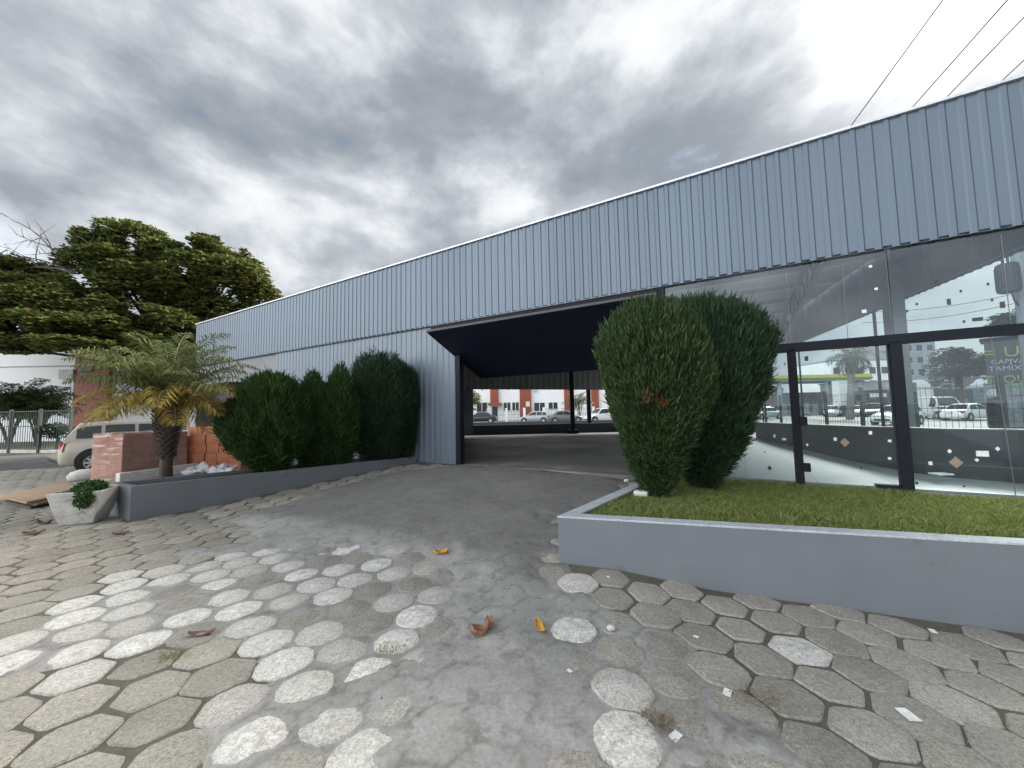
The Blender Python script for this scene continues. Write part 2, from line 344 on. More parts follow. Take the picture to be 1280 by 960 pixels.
def cypress(name, label, base, h, r, prof, m, nspray=16000, leaf=(.05, .12), lobes=None, seed=0, dead=None, group=None, stem=True):
    """dense clipped conifer: dark core, trunk and thousands of small upright sprays"""
    global RS
    RS = np.random.RandomState(100+seed)
    t = thing(name, label, 'bush', base, 0, group)
    base = np.array(base, float)
    hs = np.array([p[0] for p in prof]); rs = np.array([p[1] for p in prof])
    lob = lobes or [(0, 0, 1.0, 1.0)]
    P = []; O = []
    for (ox, oy, hh, rr) in lob:
        k = int(nspray/len(lob))
        u = RS.rand(k*3); keep = RS.rand(k*3) < np.interp(u, hs, rs)/rs.max(); u = u[keep][:k]
        k = len(u); th = RS.rand(k)*2*PI
        rad = np.interp(u, hs, rs)*r*rr
        q = np.stack([np.cos(th), np.sin(th), u*3], 1)
        lump = 1+.055*tex3(q*np.array([1, 1, .6])+seed, 3.1)+.055*tex3(q*np.array([1, 1, .45])+seed*3, 8.5)+.04*tex3(q*np.array([1, 1, .4])+seed*5, 19.0)
        d = RS.rand(k)**.6
        rad2 = rad*lump*(.80+.22*d)*np.where(tex3(q*np.array([1, 1, .5])+seed*7, 6.0) < -1.0, .86, 1.0)
        p = np.stack([np.cos(th)*rad2+ox, np.sin(th)*rad2+oy, u*h*hh*(1+.02*RS.normal(size=k))], 1)
        out = np.stack([np.cos(th), np.sin(th), np.zeros(k)], 1)
        P.append(p); O.append(out)
    P = np.concatenate(P)+base; O = np.concatenate(O); n = len(P)
    upv = np.array([0, 0, 1.])
    V = []; Fc = []; off = 0
    hh = (P[:, 2]-base[2])/h
    lift = np.clip(.25+1.2*hh, .3, 1.3)[:, None]
    for j in range(3):
        dr = unit(O*.55+upv*lift*1.25+.36*RS.normal(size=(n, 3)))
        sd = unit(np.cross(dr, RS.normal(size=(n, 3))))
        v, f = blades(P+.02*RS.normal(size=(n, 3)), dr, sd, (leaf[0]+(leaf[1]-leaf[0])*RS.rand(n))*np.where(RS.rand(n) < .05, 1.9, 1.0), .0035+.006*RS.rand(n))
        V.append(v); Fc.append(f+off); off += len(v)
    V = np.concatenate(V); Fc = np.concatenate(Fc)
    if dead is not None:
        cc = V.reshape(-1, 4, 3).mean(1); mi = np.zeros(len(Fc), np.int32); fld = tex3(cc, 17.0)
        for (dp, drd) in dead:
            dd = np.linalg.norm((cc-np.array(dp))/np.array([drd, drd, drd*1.3]), axis=1)
            mi[(dd < 1) & (fld+.5*RS.normal(size=len(fld)) > .15)] = 1
        link_mesh('foliage', V, Fc, [m, M_bdead], t, mi=mi)
    else: link_mesh('foliage', V, Fc, m, t)
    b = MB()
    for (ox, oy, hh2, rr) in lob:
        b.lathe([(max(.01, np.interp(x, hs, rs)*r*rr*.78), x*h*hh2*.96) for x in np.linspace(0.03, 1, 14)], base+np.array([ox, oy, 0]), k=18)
    b.build('shade_core', M_core, t, smooth=True)  # solid dark core added to stop light showing through the foliage
    if stem:
        s_ = MB()
        for k in range(4):
            a = k*1.6+seed; s_.tube([base+np.array([.04*math.cos(a), .04*math.sin(a), -.12]), base+np.array([.10*math.cos(a), .10*math.sin(a), .4*h*.5])], [.035, .02], 6)
        s_.build('stem', M_bark, t)
    return t

def frond(pts, n, ll, width, droop, m_list):
    """leaflets either side of a rachis polyline; returns verts, faces"""
    pts = np.array(pts); seg = np.linspace(0.06, 1, n)
    L_ = len(pts)-1; idx = np.minimum((seg*L_).astype(int), L_-1); fr = (seg*L_-idx)[:, None]
    P = pts[idx]*(1-fr)+pts[idx+1]*fr; T = unit(pts[idx+1]-pts[idx])
    S = unit(np.cross(T, np.array([0, 0, 1.]))+1e-6); U = np.cross(S, T)
    V = []; Fc = []; off = 0
    env = np.sin(np.clip(seg*.92+.08, 0, 1)*PI)**.6
    for sg in (-1, 1):
        d = unit(S*sg*1.0+T*.55+U*(.35+.25*RS.normal(size=(n, 1)))+.08*RS.normal(size=(n, 3)))
        lng = ll*env*(.85+.3*RS.rand(n))
        side = unit(np.cross(d, U))
        mid = P+d*lng[:, None]*.55; tip = P+d*lng[:, None]+np.array([0, 0, -1.])*droop*lng[:, None]
        w = width*(.7+.5*RS.rand(n))[:, None]
        v = np.stack([P, mid+side*w, tip, mid-side*w], 1).reshape(-1, 3)
        V.append(v); Fc.append(np.arange(n)[:, None]*4+np.arange(4)[None]+off); off += len(v)
    return np.concatenate(V), np.concatenate(Fc).astype(np.int32)

def palm_crown(center, nfr, length, elev, ll, width, t, m, m_old=None, old_frac=.35, droop=.35, nleaf=46, arch=1.1):
    V = []; Fc = []; off = 0; V2 = []; F2 = []; off2 = 0
    st = MB()
    for k in range(nfr):
        az = k*2.39996+.2*RS.rand(); q = k/(nfr-1.0)
        el = elev[0]+(elev[1]-elev[0])*q**.85+.12*RS.normal()
        Lf = length*(.8+.3*RS.rand())*(.72+.28*math.sin(PI*min(1, .25+q)))
        p = np.array(center, float)+np.array([.06*math.cos(az), .06*math.sin(az), .12*(1-q)]); pts = [p.copy()]; e = el
        for j in range(9):
            p = p+Lf/9*np.array([math.cos(az)*math.cos(e), math.sin(az)*math.cos(e), math.sin(e)]); pts.append(p.copy())
            e -= arch/9*(.55+.9*j/9); az += .015*RS.normal()
        v, f = frond(pts, nleaf, ll, width, droop, None)
        if m_old is not None and q > 1-old_frac: V2.append(v); F2.append(f+off2); off2 += len(v)
        else: V.append(v); Fc.append(f+off); off += len(v)
        st.tube(pts, [.014*(1-.09*i) for i in range(10)], 5, cap=False)
    link_mesh('fronds', np.concatenate(V), np.concatenate(Fc), m, t)
    if V2: link_mesh('old_fronds', np.concatenate(V2), np.concatenate(F2), m_old, t)
    st.build('frond_stalks', M_palmst, t)
M_palmst = mat('palm_stalk', (.16, .15, .05), (.12, .10, .04), rough=.6)

def rosettes(C, R, n, size, k=5, flat=.5):
    """leaf rosettes in an ellipsoid C,R, denser on its upper shell"""
    d = rnd_dirs(n); rr = RS.rand(n)**.35
    P = C+d*rr[:, None]*R
    lump = tex3(P, 1.9); P = P[lump > -.75]; n = len(P)
    V = []; Fc = []; off = 0
    for j in range(k):
        a = j*2*PI/k+RS.rand(n)*1.2
        dr = unit(np.stack([np.cos(a), np.sin(a), flat*(RS.rand(n)-.35)], 1))
        up = unit(np.stack([.5*RS.normal(size=n), .5*RS.normal(size=n), np.ones(n)], 1))
        sd = unit(np.cross(dr, up))
        v, f = blades(P, dr, sd, size*(.7+.6*RS.rand(n)), size*.27)
        V.append(v); Fc.append(f+off); off += len(v)
    return np.concatenate(V), np.concatenate(Fc)

# ================================================================== SETTING
def axis_pts(lo, hi, step, far, k):
    mid = np.arange(lo, hi+1e-6, step); g = np.geomspace(step, far, k)
    return np.concatenate([lo-g[::-1], mid, hi+g])
gx = axis_pts(-18, 12, .25, 1500, 40); gy = axis_pts(-6, 16, .25, 1500, 40)
GX, GY = np.meshgrid(gx, gy); GZ = ground(GX, GY)
near = (GX > -16) & (GX < 9) & (GY > -2) & (GY < 13)
YZ = (GX < -2) & near
GZ = GZ-.012-np.where(near, .001, 0)+np.where(YZ, .003, 0)
nx, ny = len(gx), len(gy)
ii = (np.arange(ny-1)[:, None]*nx+np.arange(nx-1)[None]).ravel()
M_base = mat('packed_earth', (.11, .105, .075), (.075, .072, .052), scale=.9, fine=30, rough=.95, bump=.5, bscale=30, stain_or_sunlit=((.085, .082, .06), .8, .56))
o = link_mesh('ground', np.stack([GX, GY, GZ], -1).reshape(-1, 3), np.stack([ii, ii+1, ii+nx+1, ii+nx], 1), M_base, smooth=True)
tag(o, kind='structure')

# signed distance to a polygon (positive inside)
def sdist(poly, X, Y):
    poly = np.array(poly)[:, :2]; P = np.stack([X, Y], -1); d = np.full(X.shape, 1e9); ins = np.zeros(X.shape, bool)
    for i in range(len(poly)):
        a = poly[i]; b = poly[(i+1) % len(poly)]; ab = b-a
        t = np.clip(((P-a)@ab)/(ab@ab), 0, 1)[..., None]
        d = np.minimum(d, np.linalg.norm(P-(a+t*ab), axis=-1))
        c = (a[1] > Y) != (b[1] > Y)
        with np.errstate(divide='ignore', invalid='ignore'):
            xx = (b[0]-a[0])*(Y-a[1])/(b[1]-a[1]+1e-12)+a[0]
        ins ^= c & (X < xx)
    return np.where(ins, d, -d)
def px_poly(l): return [rp(x, y)[:2] for x, y in l]
# planter outlines
PR_A = np.array([.416, 3.779]); PR_dir = np.array([math.cos(math.radians(-16.2)), math.sin(math.radians(-16.2))])
PR_B = PR_A+PR_dir*6.6
PR_D = fp(-1.10, D-.06)[:2]; PR_C = fp(3.55, D-.06)[:2]
PL_A = np.array([-5.70, 5.80]); PL_B = fp(-6.9, D-.05)[:2]
PL_w = np.array([-.69, .38]); PL_D = PL_A+PL_w
PLd = (PL_B-PL_A)/np.linalg.norm(PL_B-PL_A)
PL_C = fp(-7.75, D-.05)[:2]
RIMZ = .487
FILM = px_poly([(262, 652), (335, 632), (400, 612), (505, 586), (575, 580), (800, 602), (775, 622), (715, 650), (697, 708), (738, 738), (735, 790), (800, 850), (850, 905), (1010, 985), (430, 985), (470, 900), (530, 835), (565, 775), (510, 700), (430, 686), (330, 700), (262, 708), (205, 696), (300, 676)])
CLUS = px_poly([(40, 770), (190, 712), (330, 676), (520, 672), (575, 770), (540, 840), (480, 985), (230, 985), (215, 900), (330, 845), (225, 800), (60, 870), (-40, 860), (-40, 800)])
GROUT = px_poly([(40, 770), (330, 676), (700, 650), (740, 735), (880, 800), (1060, 985), (160, 985), (215, 900), (330, 845), (225, 800), (-40, 870), (-40, 800)])
YARD = px_poly([(-200, 800), (300, 690), (520, 600), (300, 615), (-200, 640)])
# hexagonal pavers, each a crowned stone of its own height and tint
R0 = .190; ang = math.radians(-12)
ca, sa = math.cos(ang), math.sin(ang)
cen = []
for i in range(-130, 90):
    for j in range(-70, 70):
        u = 1.5*R0*i; v = math.sqrt(3)*R0*(j+.5*(i & 1))
        cen.append((u*ca-v*sa, u*sa+v*ca+5))
cen = np.array(cen)
cx, cy = cen[:, 0], cen[:, 1]
sA = cx*N[0]+cy*N[1]; aA = cx*E[0]+cy*E[1]
keep = (cx > -15.5) & (cx < 8.5) & (cy > .3) & (cy < 12.5) & (sA < D-.25) & ((sA < 5.6) | (aA > -9))
keep &= sdist([PR_A, PR_B, PR_C, PR_D], cx, cy) < -.03
keep &= sdist([PL_A, PL_B, PL_C, PL_D], cx, cy) < -.03
cen = cen[keep]; cx, cy = cen[:, 0], cen[:, 1]; nP = len(cen)
wx = .05*(fbm(cx*.8, cy*.8)-.5); wy = .05*(fbm(cx*.8+40, cy*.8)-.5)
clus = sdist(CLUS, cx, cy); film = sdist(FILM, cx, cy)
rnd = RS.rand(nP)
tone_w = np.clip(smooth((clus+.12)/.3)*np.where(rnd > .22, .55+.45*RS.rand(nP), .12), 0, 1)
for (px, py, v) in [(628, 707, 1.), (706, 773, 1.), (962, 797, .9), (776, 866, .7), (790, 920, .9), (1010, 745, .3), (740, 740, .7), (1050, 885, .35), (880, 825, .25), (1180, 890, .4), (500, 690, .5), (170, 720, .8)]:
    p = rp(px, py); k = np.argmin((cx-p[0])**2+(cy-p[1])**2); tone_w[k] = v
tone_d = smooth(sdist(YARD, cx, cy)/1.2+.3)
lift = np.where(rnd > .5, .003, 0)*RS.rand(nP)
for (px, py) in [(628, 707), (706, 773), (776, 866), (790, 920), (740, 740), (830, 765)]:
    p = rp(px, py); k = np.argmin((cx-p[0])**2+(cy-p[1])**2); lift[k] = .012
rings = [(.982, -.045), (.965, -.008), (.905, -.0015)]
A6 = np.arange(6)*PI/3+ang
wet = smooth((np.maximum(sdist(GROUT, cx, cy), film)+.1)/.3)
crown = np.where(wet > .5, .009, .0015)+.004*RS.rand(nP)
V = np.zeros((nP, 37, 3)); jit = 1+.045*RS.normal(size=(nP, 6))
rot = .05*RS.normal(size=nP); tiltx = .010*RS.normal(size=nP); tilty = .010*RS.normal(size=nP); szf = .97+.025*RS.normal(size=nP)
cut = .05+.10*RS.rand(nP, 12)+.12*wet[:, None]
for r_i, (rf, rz) in enumerate(rings):
    cor = []
    for q in range(6):
        a = A6[q]+rot; rr = R0*rf*jit[:, q]*szf
        cor.append(np.stack([np.cos(a)*rr, np.sin(a)*rr], 1))
    for q in range(6):
        for side_ in (0, 1):
            nb_ = cor[(q+(1 if side_ else -1)) % 6]; pt_ = cor[q]+(nb_-cor[q])*cut[:, q*2+side_][:, None]
            lx, ly = pt_[:, 0], pt_[:, 1]
            V[:, r_i*12+q*2+side_] = np.stack([cx+wx+lx, cy+wy+ly, rz+lift+lx*tiltx+ly*tilty-.003*RS.rand(nP)], 1)
V[:, 36] = np.stack([cx+wx, cy+wy, crown+lift], 1)
V[:, :, 2] += ground(V[:, :, 0], V[:, :, 1])
fl = []
for r_i in range(2):
    for q in range(12): fl.append((r_i*12+q, r_i*12+(q+1) % 12, (r_i+1)*12+(q+1) % 12, (r_i+1)*12+q))
fq = np.array(fl); ft = np.array([(24+q, 24+(q+1) % 12, 36) for q in range(12)])
faces = [tuple(x) for x in (np.arange(nP)[:, None, None]*37+fq[None]).reshape(-1, 4)]+[tuple(x) for x in (np.arange(nP)[:, None, None]*37+ft[None]).reshape(-1, 3)]
# paver material: dirt brown-grey, worn white lime wash where the attribute says so
m, nt, out = nodes_of('hexagonal_pavers'); L = nt.links.new
at = nd(nt, 'ShaderNodeAttribute'); at.attribute_name = 'tone'
sp = nd(nt, 'ShaderNodeSeparateColor'); L(at.outputs['Color'], sp.inputs[0])
tc = nd(nt, 'ShaderNodeTexCoord')
def noi(s, d=6, r=.6):
    n_ = nd(nt, 'ShaderNodeTexNoise'); n_.inputs['Scale'].default_value = s; n_.inputs['Detail'].default_value = d; n_.inputs['Roughness'].default_value = r
    L(tc.outputs['Object'], n_.inputs['Vector']); return n_
def ramp(fac, c0, c1, p0=.35, p1=.65):
    r_ = nd(nt, 'ShaderNodeValToRGB'); r_.color_ramp.elements[0].position = p0; r_.color_ramp.elements[1].position = p1
    r_.color_ramp.elements[0].color = rgba(c0); r_.color_ramp.elements[1].color = rgba(c1); L(fac, r_.inputs[0]); return r_
def mixc(fac, a, b, mode='MIX'):
    x = nd(nt, 'ShaderNodeMix', data_type='RGBA', blend_type=mode)
    if isinstance(fac, float): x.inputs[0].default_value = fac
    else: L(fac, x.inputs[0])
    for s_, y in ((6, a), (7, b)):
        if isinstance(y, tuple): x.inputs[s_].default_value = rgba(y)
        else: L(y, x.inputs[s_])
    return x.outputs[2]
def mth(op, a, b=None):
    x = nd(nt, 'ShaderNodeMath', operation=op)
    for k, y in enumerate((a, b)):
        if y is None: continue
        if isinstance(y, (int, float)): x.inputs[k].default_value = y
        else: L(y, x.inputs[k])
    return x.outputs[0]
n1 = noi(2.2); n2 = noi(55, 4); n3 = noi(14, 6, .7)
n7 = noi(5.5, 7, .65)
basec = ramp(mth('ADD', mth('MULTIPLY', n1.outputs[0], .45), mth('MULTIPLY', n7.outputs[0], .55)), (.34, .315, .27), (.24, .228, .20)).outputs[0]
dirtc = ramp(n3.outputs[0], (.24, .215, .18), (.34, .31, .26)).outputs[0]
c = mixc(sp.outputs[2], basec, dirtc)
rv = nd(nt, 'ShaderNodeMapRange'); rv.inputs['To Min'].default_value = .86; rv.inputs['To Max'].default_value = 1.14; L(sp.outputs[1], rv.inputs['Value'])
c = mixc(1.0, c, rv.outputs[0], 'MULTIPLY')
whitec = ramp(n3.outputs[0], (.68, .66, .62), (.40, .385, .35), .38, .66).outputs[0]
edge_ = mth('POWER', at.outputs['Alpha'], 4.0)
wf = mth('MULTIPLY', sp.outputs[0], mth('SUBTRACT', 1.0, mth('MULTIPLY', edge_, .42)))
wthr = nd(nt, 'ShaderNodeMapRange'); L(mth('ADD', wf, mth('MULTIPLY', n3.outputs[0], .7)), wthr.inputs['Value']); wthr.inputs['From Min'].default_value = .62; wthr.inputs['From Max'].default_value = 1.22
c = mixc(wthr.outputs[0], c, whitec)
fg = nd(nt, 'ShaderNodeMapRange'); fg.inputs['From Min'].default_value = .3; fg.inputs['From Max'].default_value = .7; fg.inputs['To Min'].default_value = .70; fg.inputs['To Max'].default_value = 1.26; L(n2.outputs[0], fg.inputs['Value'])
c = mixc(1.0, c, fg.outputs[0], 'MULTIPLY')
n5 = noi(140, 2); pit = nd(nt, 'ShaderNodeMapRange'); pit.inputs['From Min'].default_value = .34; pit.inputs['From Max'].default_value = .45; pit.inputs['To Min'].default_value = .55; pit.inputs['To Max'].default_value = 1; L(n5.outputs[0], pit.inputs['Value'])
c = mixc(1.0, c, pit.outputs[0], 'MULTIPLY')
b = nd(nt, 'ShaderNodeBsdfPrincipled'); b.inputs['Roughness'].default_value = .9; b.inputs['Specular IOR Level'].default_value = .25; L(c, b.inputs['Base Color'])
bp = nd(nt, 'ShaderNodeBump'); bp.inputs['Strength'].default_value = .55; bp.inputs['Distance'].default_value = .008
L(mth('ADD', n2.outputs[0], mth('MULTIPLY', n3.outputs[0], 1.2)), bp.inputs['Height']); L(bp.outputs[0], b.inputs['Normal']); L(b.outputs[0], out.inputs[0])
pav = link_mesh('pavement', V.reshape(-1, 3), faces, m, smooth=False)
tag(pav, kind='structure')
ca_ = pav.data.color_attributes.new('tone', 'FLOAT_COLOR', 'POINT')
tn = np.repeat(np.stack([tone_w, rnd, tone_d, np.ones(nP)], 1), 37, 0); tn[:, 3] = np.tile(np.r_[np.ones(24), np.full(12, .82), 0], nP)
ca_.data.foreach_set('color', tn.astype(np.float32).ravel())

# cement skim: a sheet that lies over the stones in the driveway and sinks below them towards its edges
xs = np.arange(-7.5, 4.6, .026); ys = np.arange(.6, 9.6, .026)
SX, SY = np.meshgrid(xs, ys)
df = sdist(FILM, SX, SY); dg_ = sdist(GROUT, SX, SY)
n_a = fbm(SX*2.6, SY*2.6, 4)-.5; n_b = fbm(SX*9+7, SY*9, 3)-.5
lvl = -.030+.027*smooth((np.maximum(dg_, df)+.12+.4*n_a)/.3)+.0165*smooth((df+.15+1.7*n_a+.35*n_b)/.55)
lvl = lvl+.016*n_a*smooth((dg_+.5)/.6)+.005*n_b*smooth((dg_+.3)/.5)+.027*smooth((df-.12)/.5)
from mathutils.kdtree import KDTree
kd = KDTree(nP)
for k_ in range(nP): kd.insert((cx[k_]+wx[k_], cy[k_]+wy[k_], 0), k_)
kd.balance()
JT = np.zeros(SX.shape)
for i_, j_ in np.argwhere((df > -.6) | (dg_ > -.4)):
    q_ = kd.find_n((SX[i_, j_], SY[i_, j_], 0), 2); JT[i_, j_] = math.exp(-((q_[1][2]-q_[0][2])/.024)**2)
JT = JT*smooth((n_a+.12+.5*n_b)/.2)*smooth((4.6-SX*N[0]-SY*N[1])/1.5)
lvl = lvl-.0035*JT
sS = SX*N[0]+SY*N[1]
SZ = ground(SX, SY)+lvl
ok = (lvl > -.024) & (sS < D+.05) & (sdist([PR_A, PR_B, PR_C, PR_D], SX, SY) < -.004) & (sdist([PL_A, PL_B, PL_C, PL_D], SX, SY) < -.004)
w_ = len(xs); ii = (np.arange(len(ys)-1)[:, None]*w_+np.arange(w_-1)[None]).ravel(); fq = np.stack([ii, ii+1, ii+w_+1, ii+w_], 1)
okf = ok.ravel()[fq].all(1)
fq = fq[okf]; used, inv = np.unique(fq, return_inverse=True); fq = inv.reshape(-1, 4)
sv = np.stack([SX, SY, SZ], -1).reshape(-1, 3)[used]; jt = JT.ravel()[used]
m, nt, out = nodes_of('cement_skim'); L = nt.links.new; tc = nd(nt, 'ShaderNodeTexCoord')
n1 = noi(1.1, 6, .65); n2 = noi(45, 5, .6); n3 = noi(6.5, 8, .7)
c = ramp(n1.outputs[0], (.315, .306, .29), (.235, .227, .215), .36, .66).outputs[0]
pt = nd(nt, 'ShaderNodeMapRange'); L(n3.outputs[0], pt.inputs['Value']); pt.inputs['From Min'].default_value = .53; pt.inputs['From Max'].default_value = .66
c = mixc(mth('MULTIPLY', pt.outputs[0], .8), c, (.17, .16, .145))
fg = nd(nt, 'ShaderNodeMapRange'); fg.inputs['From Min'].default_value = .3; fg.inputs['From Max'].default_value = .7; fg.inputs['To Min'].default_value = .80; fg.inputs['To Max'].default_value = 1.18; L(n2.outputs[0], fg.inputs['Value'])
c = mixc(1.0, c, fg.outputs[0], 'MULTIPLY')
at = nd(nt, 'ShaderNodeAttribute'); at.attribute_name = 'tone'; sp = nd(nt, 'ShaderNodeSeparateColor'); L(at.outputs['Color'], sp.inputs[0])
asph = ramp(mth('ADD', mth('MULTIPLY', n3.outputs[0], .5), mth('MULTIPLY', n1.outputs[0], .5)), (.215, .207, .197), (.125, .12, .113)).outputs[0]
am = nd(nt, 'ShaderNodeMapRange'); am.interpolation_type = 'SMOOTHSTEP'; L(mth('ADD', sp.outputs[0], mth('MULTIPLY', n1.outputs[0], .55)), am.inputs['Value']); am.inputs['From Min'].default_value = .6; am.inputs['From Max'].default_value = 1.05
c = mixc(am.outputs[0], c, mixc(1.0, asph, fg.outputs[0], 'MULTIPLY'))
c = mixc(mth('MULTIPLY', sp.outputs[1], .5), c, (.095, .09, .075))
b = nd(nt, 'ShaderNodeBsdfPrincipled'); b.inputs['Roughness'].default_value = .72; b.inputs['Specular IOR Level'].default_value = .35; L(c, b.inputs['Base Color'])
bp = nd(nt, 'ShaderNodeBump'); bp.inputs['Strength'].default_value = .5; bp.inputs['Distance'].default_value = .006
L(mth('ADD', mth('MULTIPLY', n2.outputs[0], .6), mth('MULTIPLY', pt.outputs[0], 1.2)), bp.inputs['Height']); L(bp.outputs[0], b.inputs['Normal']); L(b.outputs[0], out.inputs[0])
dw = link_mesh('driveway', sv, fq, m, smooth=True); tag(dw, kind='structure')
ca_ = dw.data.color_attributes.new('tone', 'FLOAT_COLOR', 'POINT'); tv = np.ones((len(sv), 4)); tv[:, 1] = jt; tv[:, 0] = smooth((sv[:, 0]*N[0]+sv[:, 1]*N[1]-2.15)/1.7)*.9; ca_.data.foreach_set('color', tv.astype(np.float32).ravel())
def line_x(p, d, q, e_): # intersection of two plan lines
    k = ((q[0]-p[0])*e_[1]-(q[1]-p[1])*e_[0])/(d[0]*e_[1]-d[1]*e_[0]); return p+d*k
def lft(d, t): return np.array([-d[1], d[0]])*t
def bed_ring(pts, t, grow=0.0):
    """closed plan outline of a wall of thickness t along the polyline pts (inside on its left), mitred"""
    n_ = len(pts); ds = [(pts[i+1]-pts[i])/np.linalg.norm(pts[i+1]-pts[i]) for i in range(n_-1)]; rings_ = []
    for o_ in (-grow, t+grow):
        r_ = [pts[0]+lft(ds[0], o_)]
        for i in range(1, n_-1): r_.append(line_x(pts[i-1]+lft(ds[i-1], o_), ds[i-1], pts[i]+lft(ds[i], o_), ds[i]))
        r_.append(pts[-1]+lft(ds[-1], o_)); rings_.append(r_)
    return rings_[0]+rings_[1][::-1]
# ================================================================== WORLD
SUN_AZ, SUN_EL = math.atan2(*(lambda d: (d[0], d[1]))(ray(1195, -25))), 0
_d = ray(1195, -25); _d = _d/np.linalg.norm(_d); SUN_EL = math.asin(_d[2])
w = bpy.data.worlds.new('World'); sc.world = w; w.use_nodes = True
nt = w.node_tree; nt.nodes.clear(); L = nt.links.new
out = nd(nt, 'ShaderNodeOutputWorld'); bg = nd(nt, 'ShaderNodeBackground'); bg.inputs['Strength'].default_value = .1
sky = nd(nt, 'ShaderNodeTexSky'); sky.sky_type = 'NISHITA'; sky.sun_disc = False; sky.sun_elevation = SUN_EL; sky.sun_rotation = SUN_AZ
sky.air_density = 1.2; sky.dust_density = .6; sky.ozone_density = 1.5
tc = nd(nt, 'ShaderNodeTexCoord')
sx = nd(nt, 'ShaderNodeSeparateXYZ'); L(tc.outputs['Generated'], sx.inputs[0])
zc = mth('MAXIMUM', sx.outputs[2], .0)
inv_ = mth('DIVIDE', 1.35, mth('ADD', zc, .50))
cb = nd(nt, 'ShaderNodeCombineXYZ'); L(sx.outputs[0], cb.inputs[0]); L(sx.outputs[1], cb.inputs[1]); L(mth('MULTIPLY', sx.outputs[2], 1.7), cb.inputs[2])
def wn(scale, detail, rough, loc, rotz=0.0, stretch=(1, 1, 1), dist=0.0):
    mp = nd(nt, 'ShaderNodeMapping'); mp.inputs['Location'].default_value = loc; mp.inputs['Rotation'].default_value = (0, 0, rotz); mp.inputs['Scale'].default_value = stretch
    L(cb.outputs[0], mp.inputs[0])
    n_ = nd(nt, 'ShaderNodeTexNoise'); n_.inputs['Scale'].default_value = scale; n_.inputs['Detail'].default_value = detail; n_.inputs['Roughness'].default_value = rough; n_.inputs['Distortion'].default_value = dist
    L(mp.outputs[0], n_.inputs['Vector']); return n_.outputs['Fac']
big = wn(1.6, 3, .45, SKY_BIG, .9, (1, .8, 1), .2)
med = wn(3.0, 10, .56, SKY_MED, .9, (1, .8, 1), .15)
fin = wn(7.0, 9, .58, (1.3, 4.4, 0), .9, (1, .85, 1), .1)
dens = mth('ADD', mth('ADD', mth('MULTIPLY', big, .85), mth('MULTIPLY', med, 1.10)), mth('MULTIPLY', fin, .25))      # about 1.06 on average
dn = nd(nt, 'ShaderNodeMapRange'); dn.inputs['From Min'].default_value = .84; dn.inputs['From Max'].default_value = 1.30; L(dens, dn.inputs['Value'])
cr = nd(nt, 'ShaderNodeValToRGB'); el = cr.color_ramp.elements; L(dn.outputs[0], cr.inputs[0])
for _ in range(3): el.new(.5)
for k, (p_, c_) in enumerate([(0., (1.9, 1.95, 1.98)), (.28, (1.55, 1.61, 1.67)), (.52, (1.02, 1.10, 1.19)), (.78, (.68, .75, .845)), (1., (.56, .63, .73))]):
    el[k].position = p_; el[k].color = rgba(c_)
# sunlit glow through the cloud round the sun, paler air towards the horizon
SD = np.array([_d[0], _d[1], _d[2]])
dt = nd(nt, 'ShaderNodeVectorMath', operation='DOT_PRODUCT'); L(tc.outputs['Generated'], dt.inputs[0]); dt.inputs[1].default_value = tuple(SD)
dpos = mth('MAXIMUM', dt.outputs['Value'], 0.0)
glow = mth('ADD', mth('MULTIPLY', mth('POWER', dpos, 80.0), 3.0), mth('MULTIPLY', mth('POWER', dpos, 11.0), .20))
thin = nd(nt, 'ShaderNodeMapRange'); thin.inputs['From Min'].default_value = 0; thin.inputs['From Max'].default_value = 1; thin.inputs['To Min'].default_value = 1.25; thin.inputs['To Max'].default_value = .45; L(dn.outputs[0], thin.inputs['Value'])
glow = mth('MULTIPLY', glow, thin.outputs[0])
# sky opposite the sun is boosted, an added fill for the shaded front
back = mth('MULTIPLY', mth('POWER', mth('MAXIMUM', mth('MULTIPLY', dt.outputs['Value'], -1.0), 0.0), .8), SKY_BACK*1.75)
cm = nd(nt, 'ShaderNodeVectorMath', operation='SCALE'); L(cr.outputs[0], cm.inputs[0]); L(mth('ADD', 1.0, back), cm.inputs['Scale'])
gl3 = nd(nt, 'ShaderNodeCombineXYZ')
for k in range(3): L(mth('MULTIPLY', glow, (1.0, .98, .93)[k]), gl3.inputs[k])
ad = nd(nt, 'ShaderNodeVectorMath', operation='ADD'); L(cm.outputs[0], ad.inputs[0]); L(gl3.outputs[0], ad.inputs[1])
hole = nd(nt, 'ShaderNodeMapRange'); hole.interpolation_type = 'SMOOTHSTEP'; hole.inputs['From Min'].default_value = .755; hole.inputs['From Max'].default_value = .87; L(mth('ADD', mth('MULTIPLY', med, .62), mth('ADD', mth('MULTIPLY', fin, .35), mth('MULTIPLY', big, .35))), hole.inputs['Value'])
hol = nd(nt, 'ShaderNodeMapRange'); hol.inputs['To Min'].default_value = 0.0; hol.inputs['To Max'].default_value = .85; L(hole.outputs[0], hol.inputs['Value'])
skb = nd(nt, 'ShaderNodeVectorMath', operation='SCALE'); L(sky.outputs[0], skb.inputs[0]); skb.inputs['Scale'].default_value = .27
fmix = mixc(hol.outputs[0], ad.outputs[0], skb.outputs[0])
hz = nd(nt, 'ShaderNodeMapRange'); hz.inputs['From Min'].default_value = 0; hz.inputs['From Max'].default_value = .30; hz.inputs['To Min'].default_value = .62; hz.inputs['To Max'].default_value = 0; L(zc, hz.inputs['Value'])
fmix = mixc(hz.outputs[0], fmix, (.98, 1.06, 1.14))
L(fmix, bg.inputs['Color']); L(bg.outputs[0], out.inputs[0])
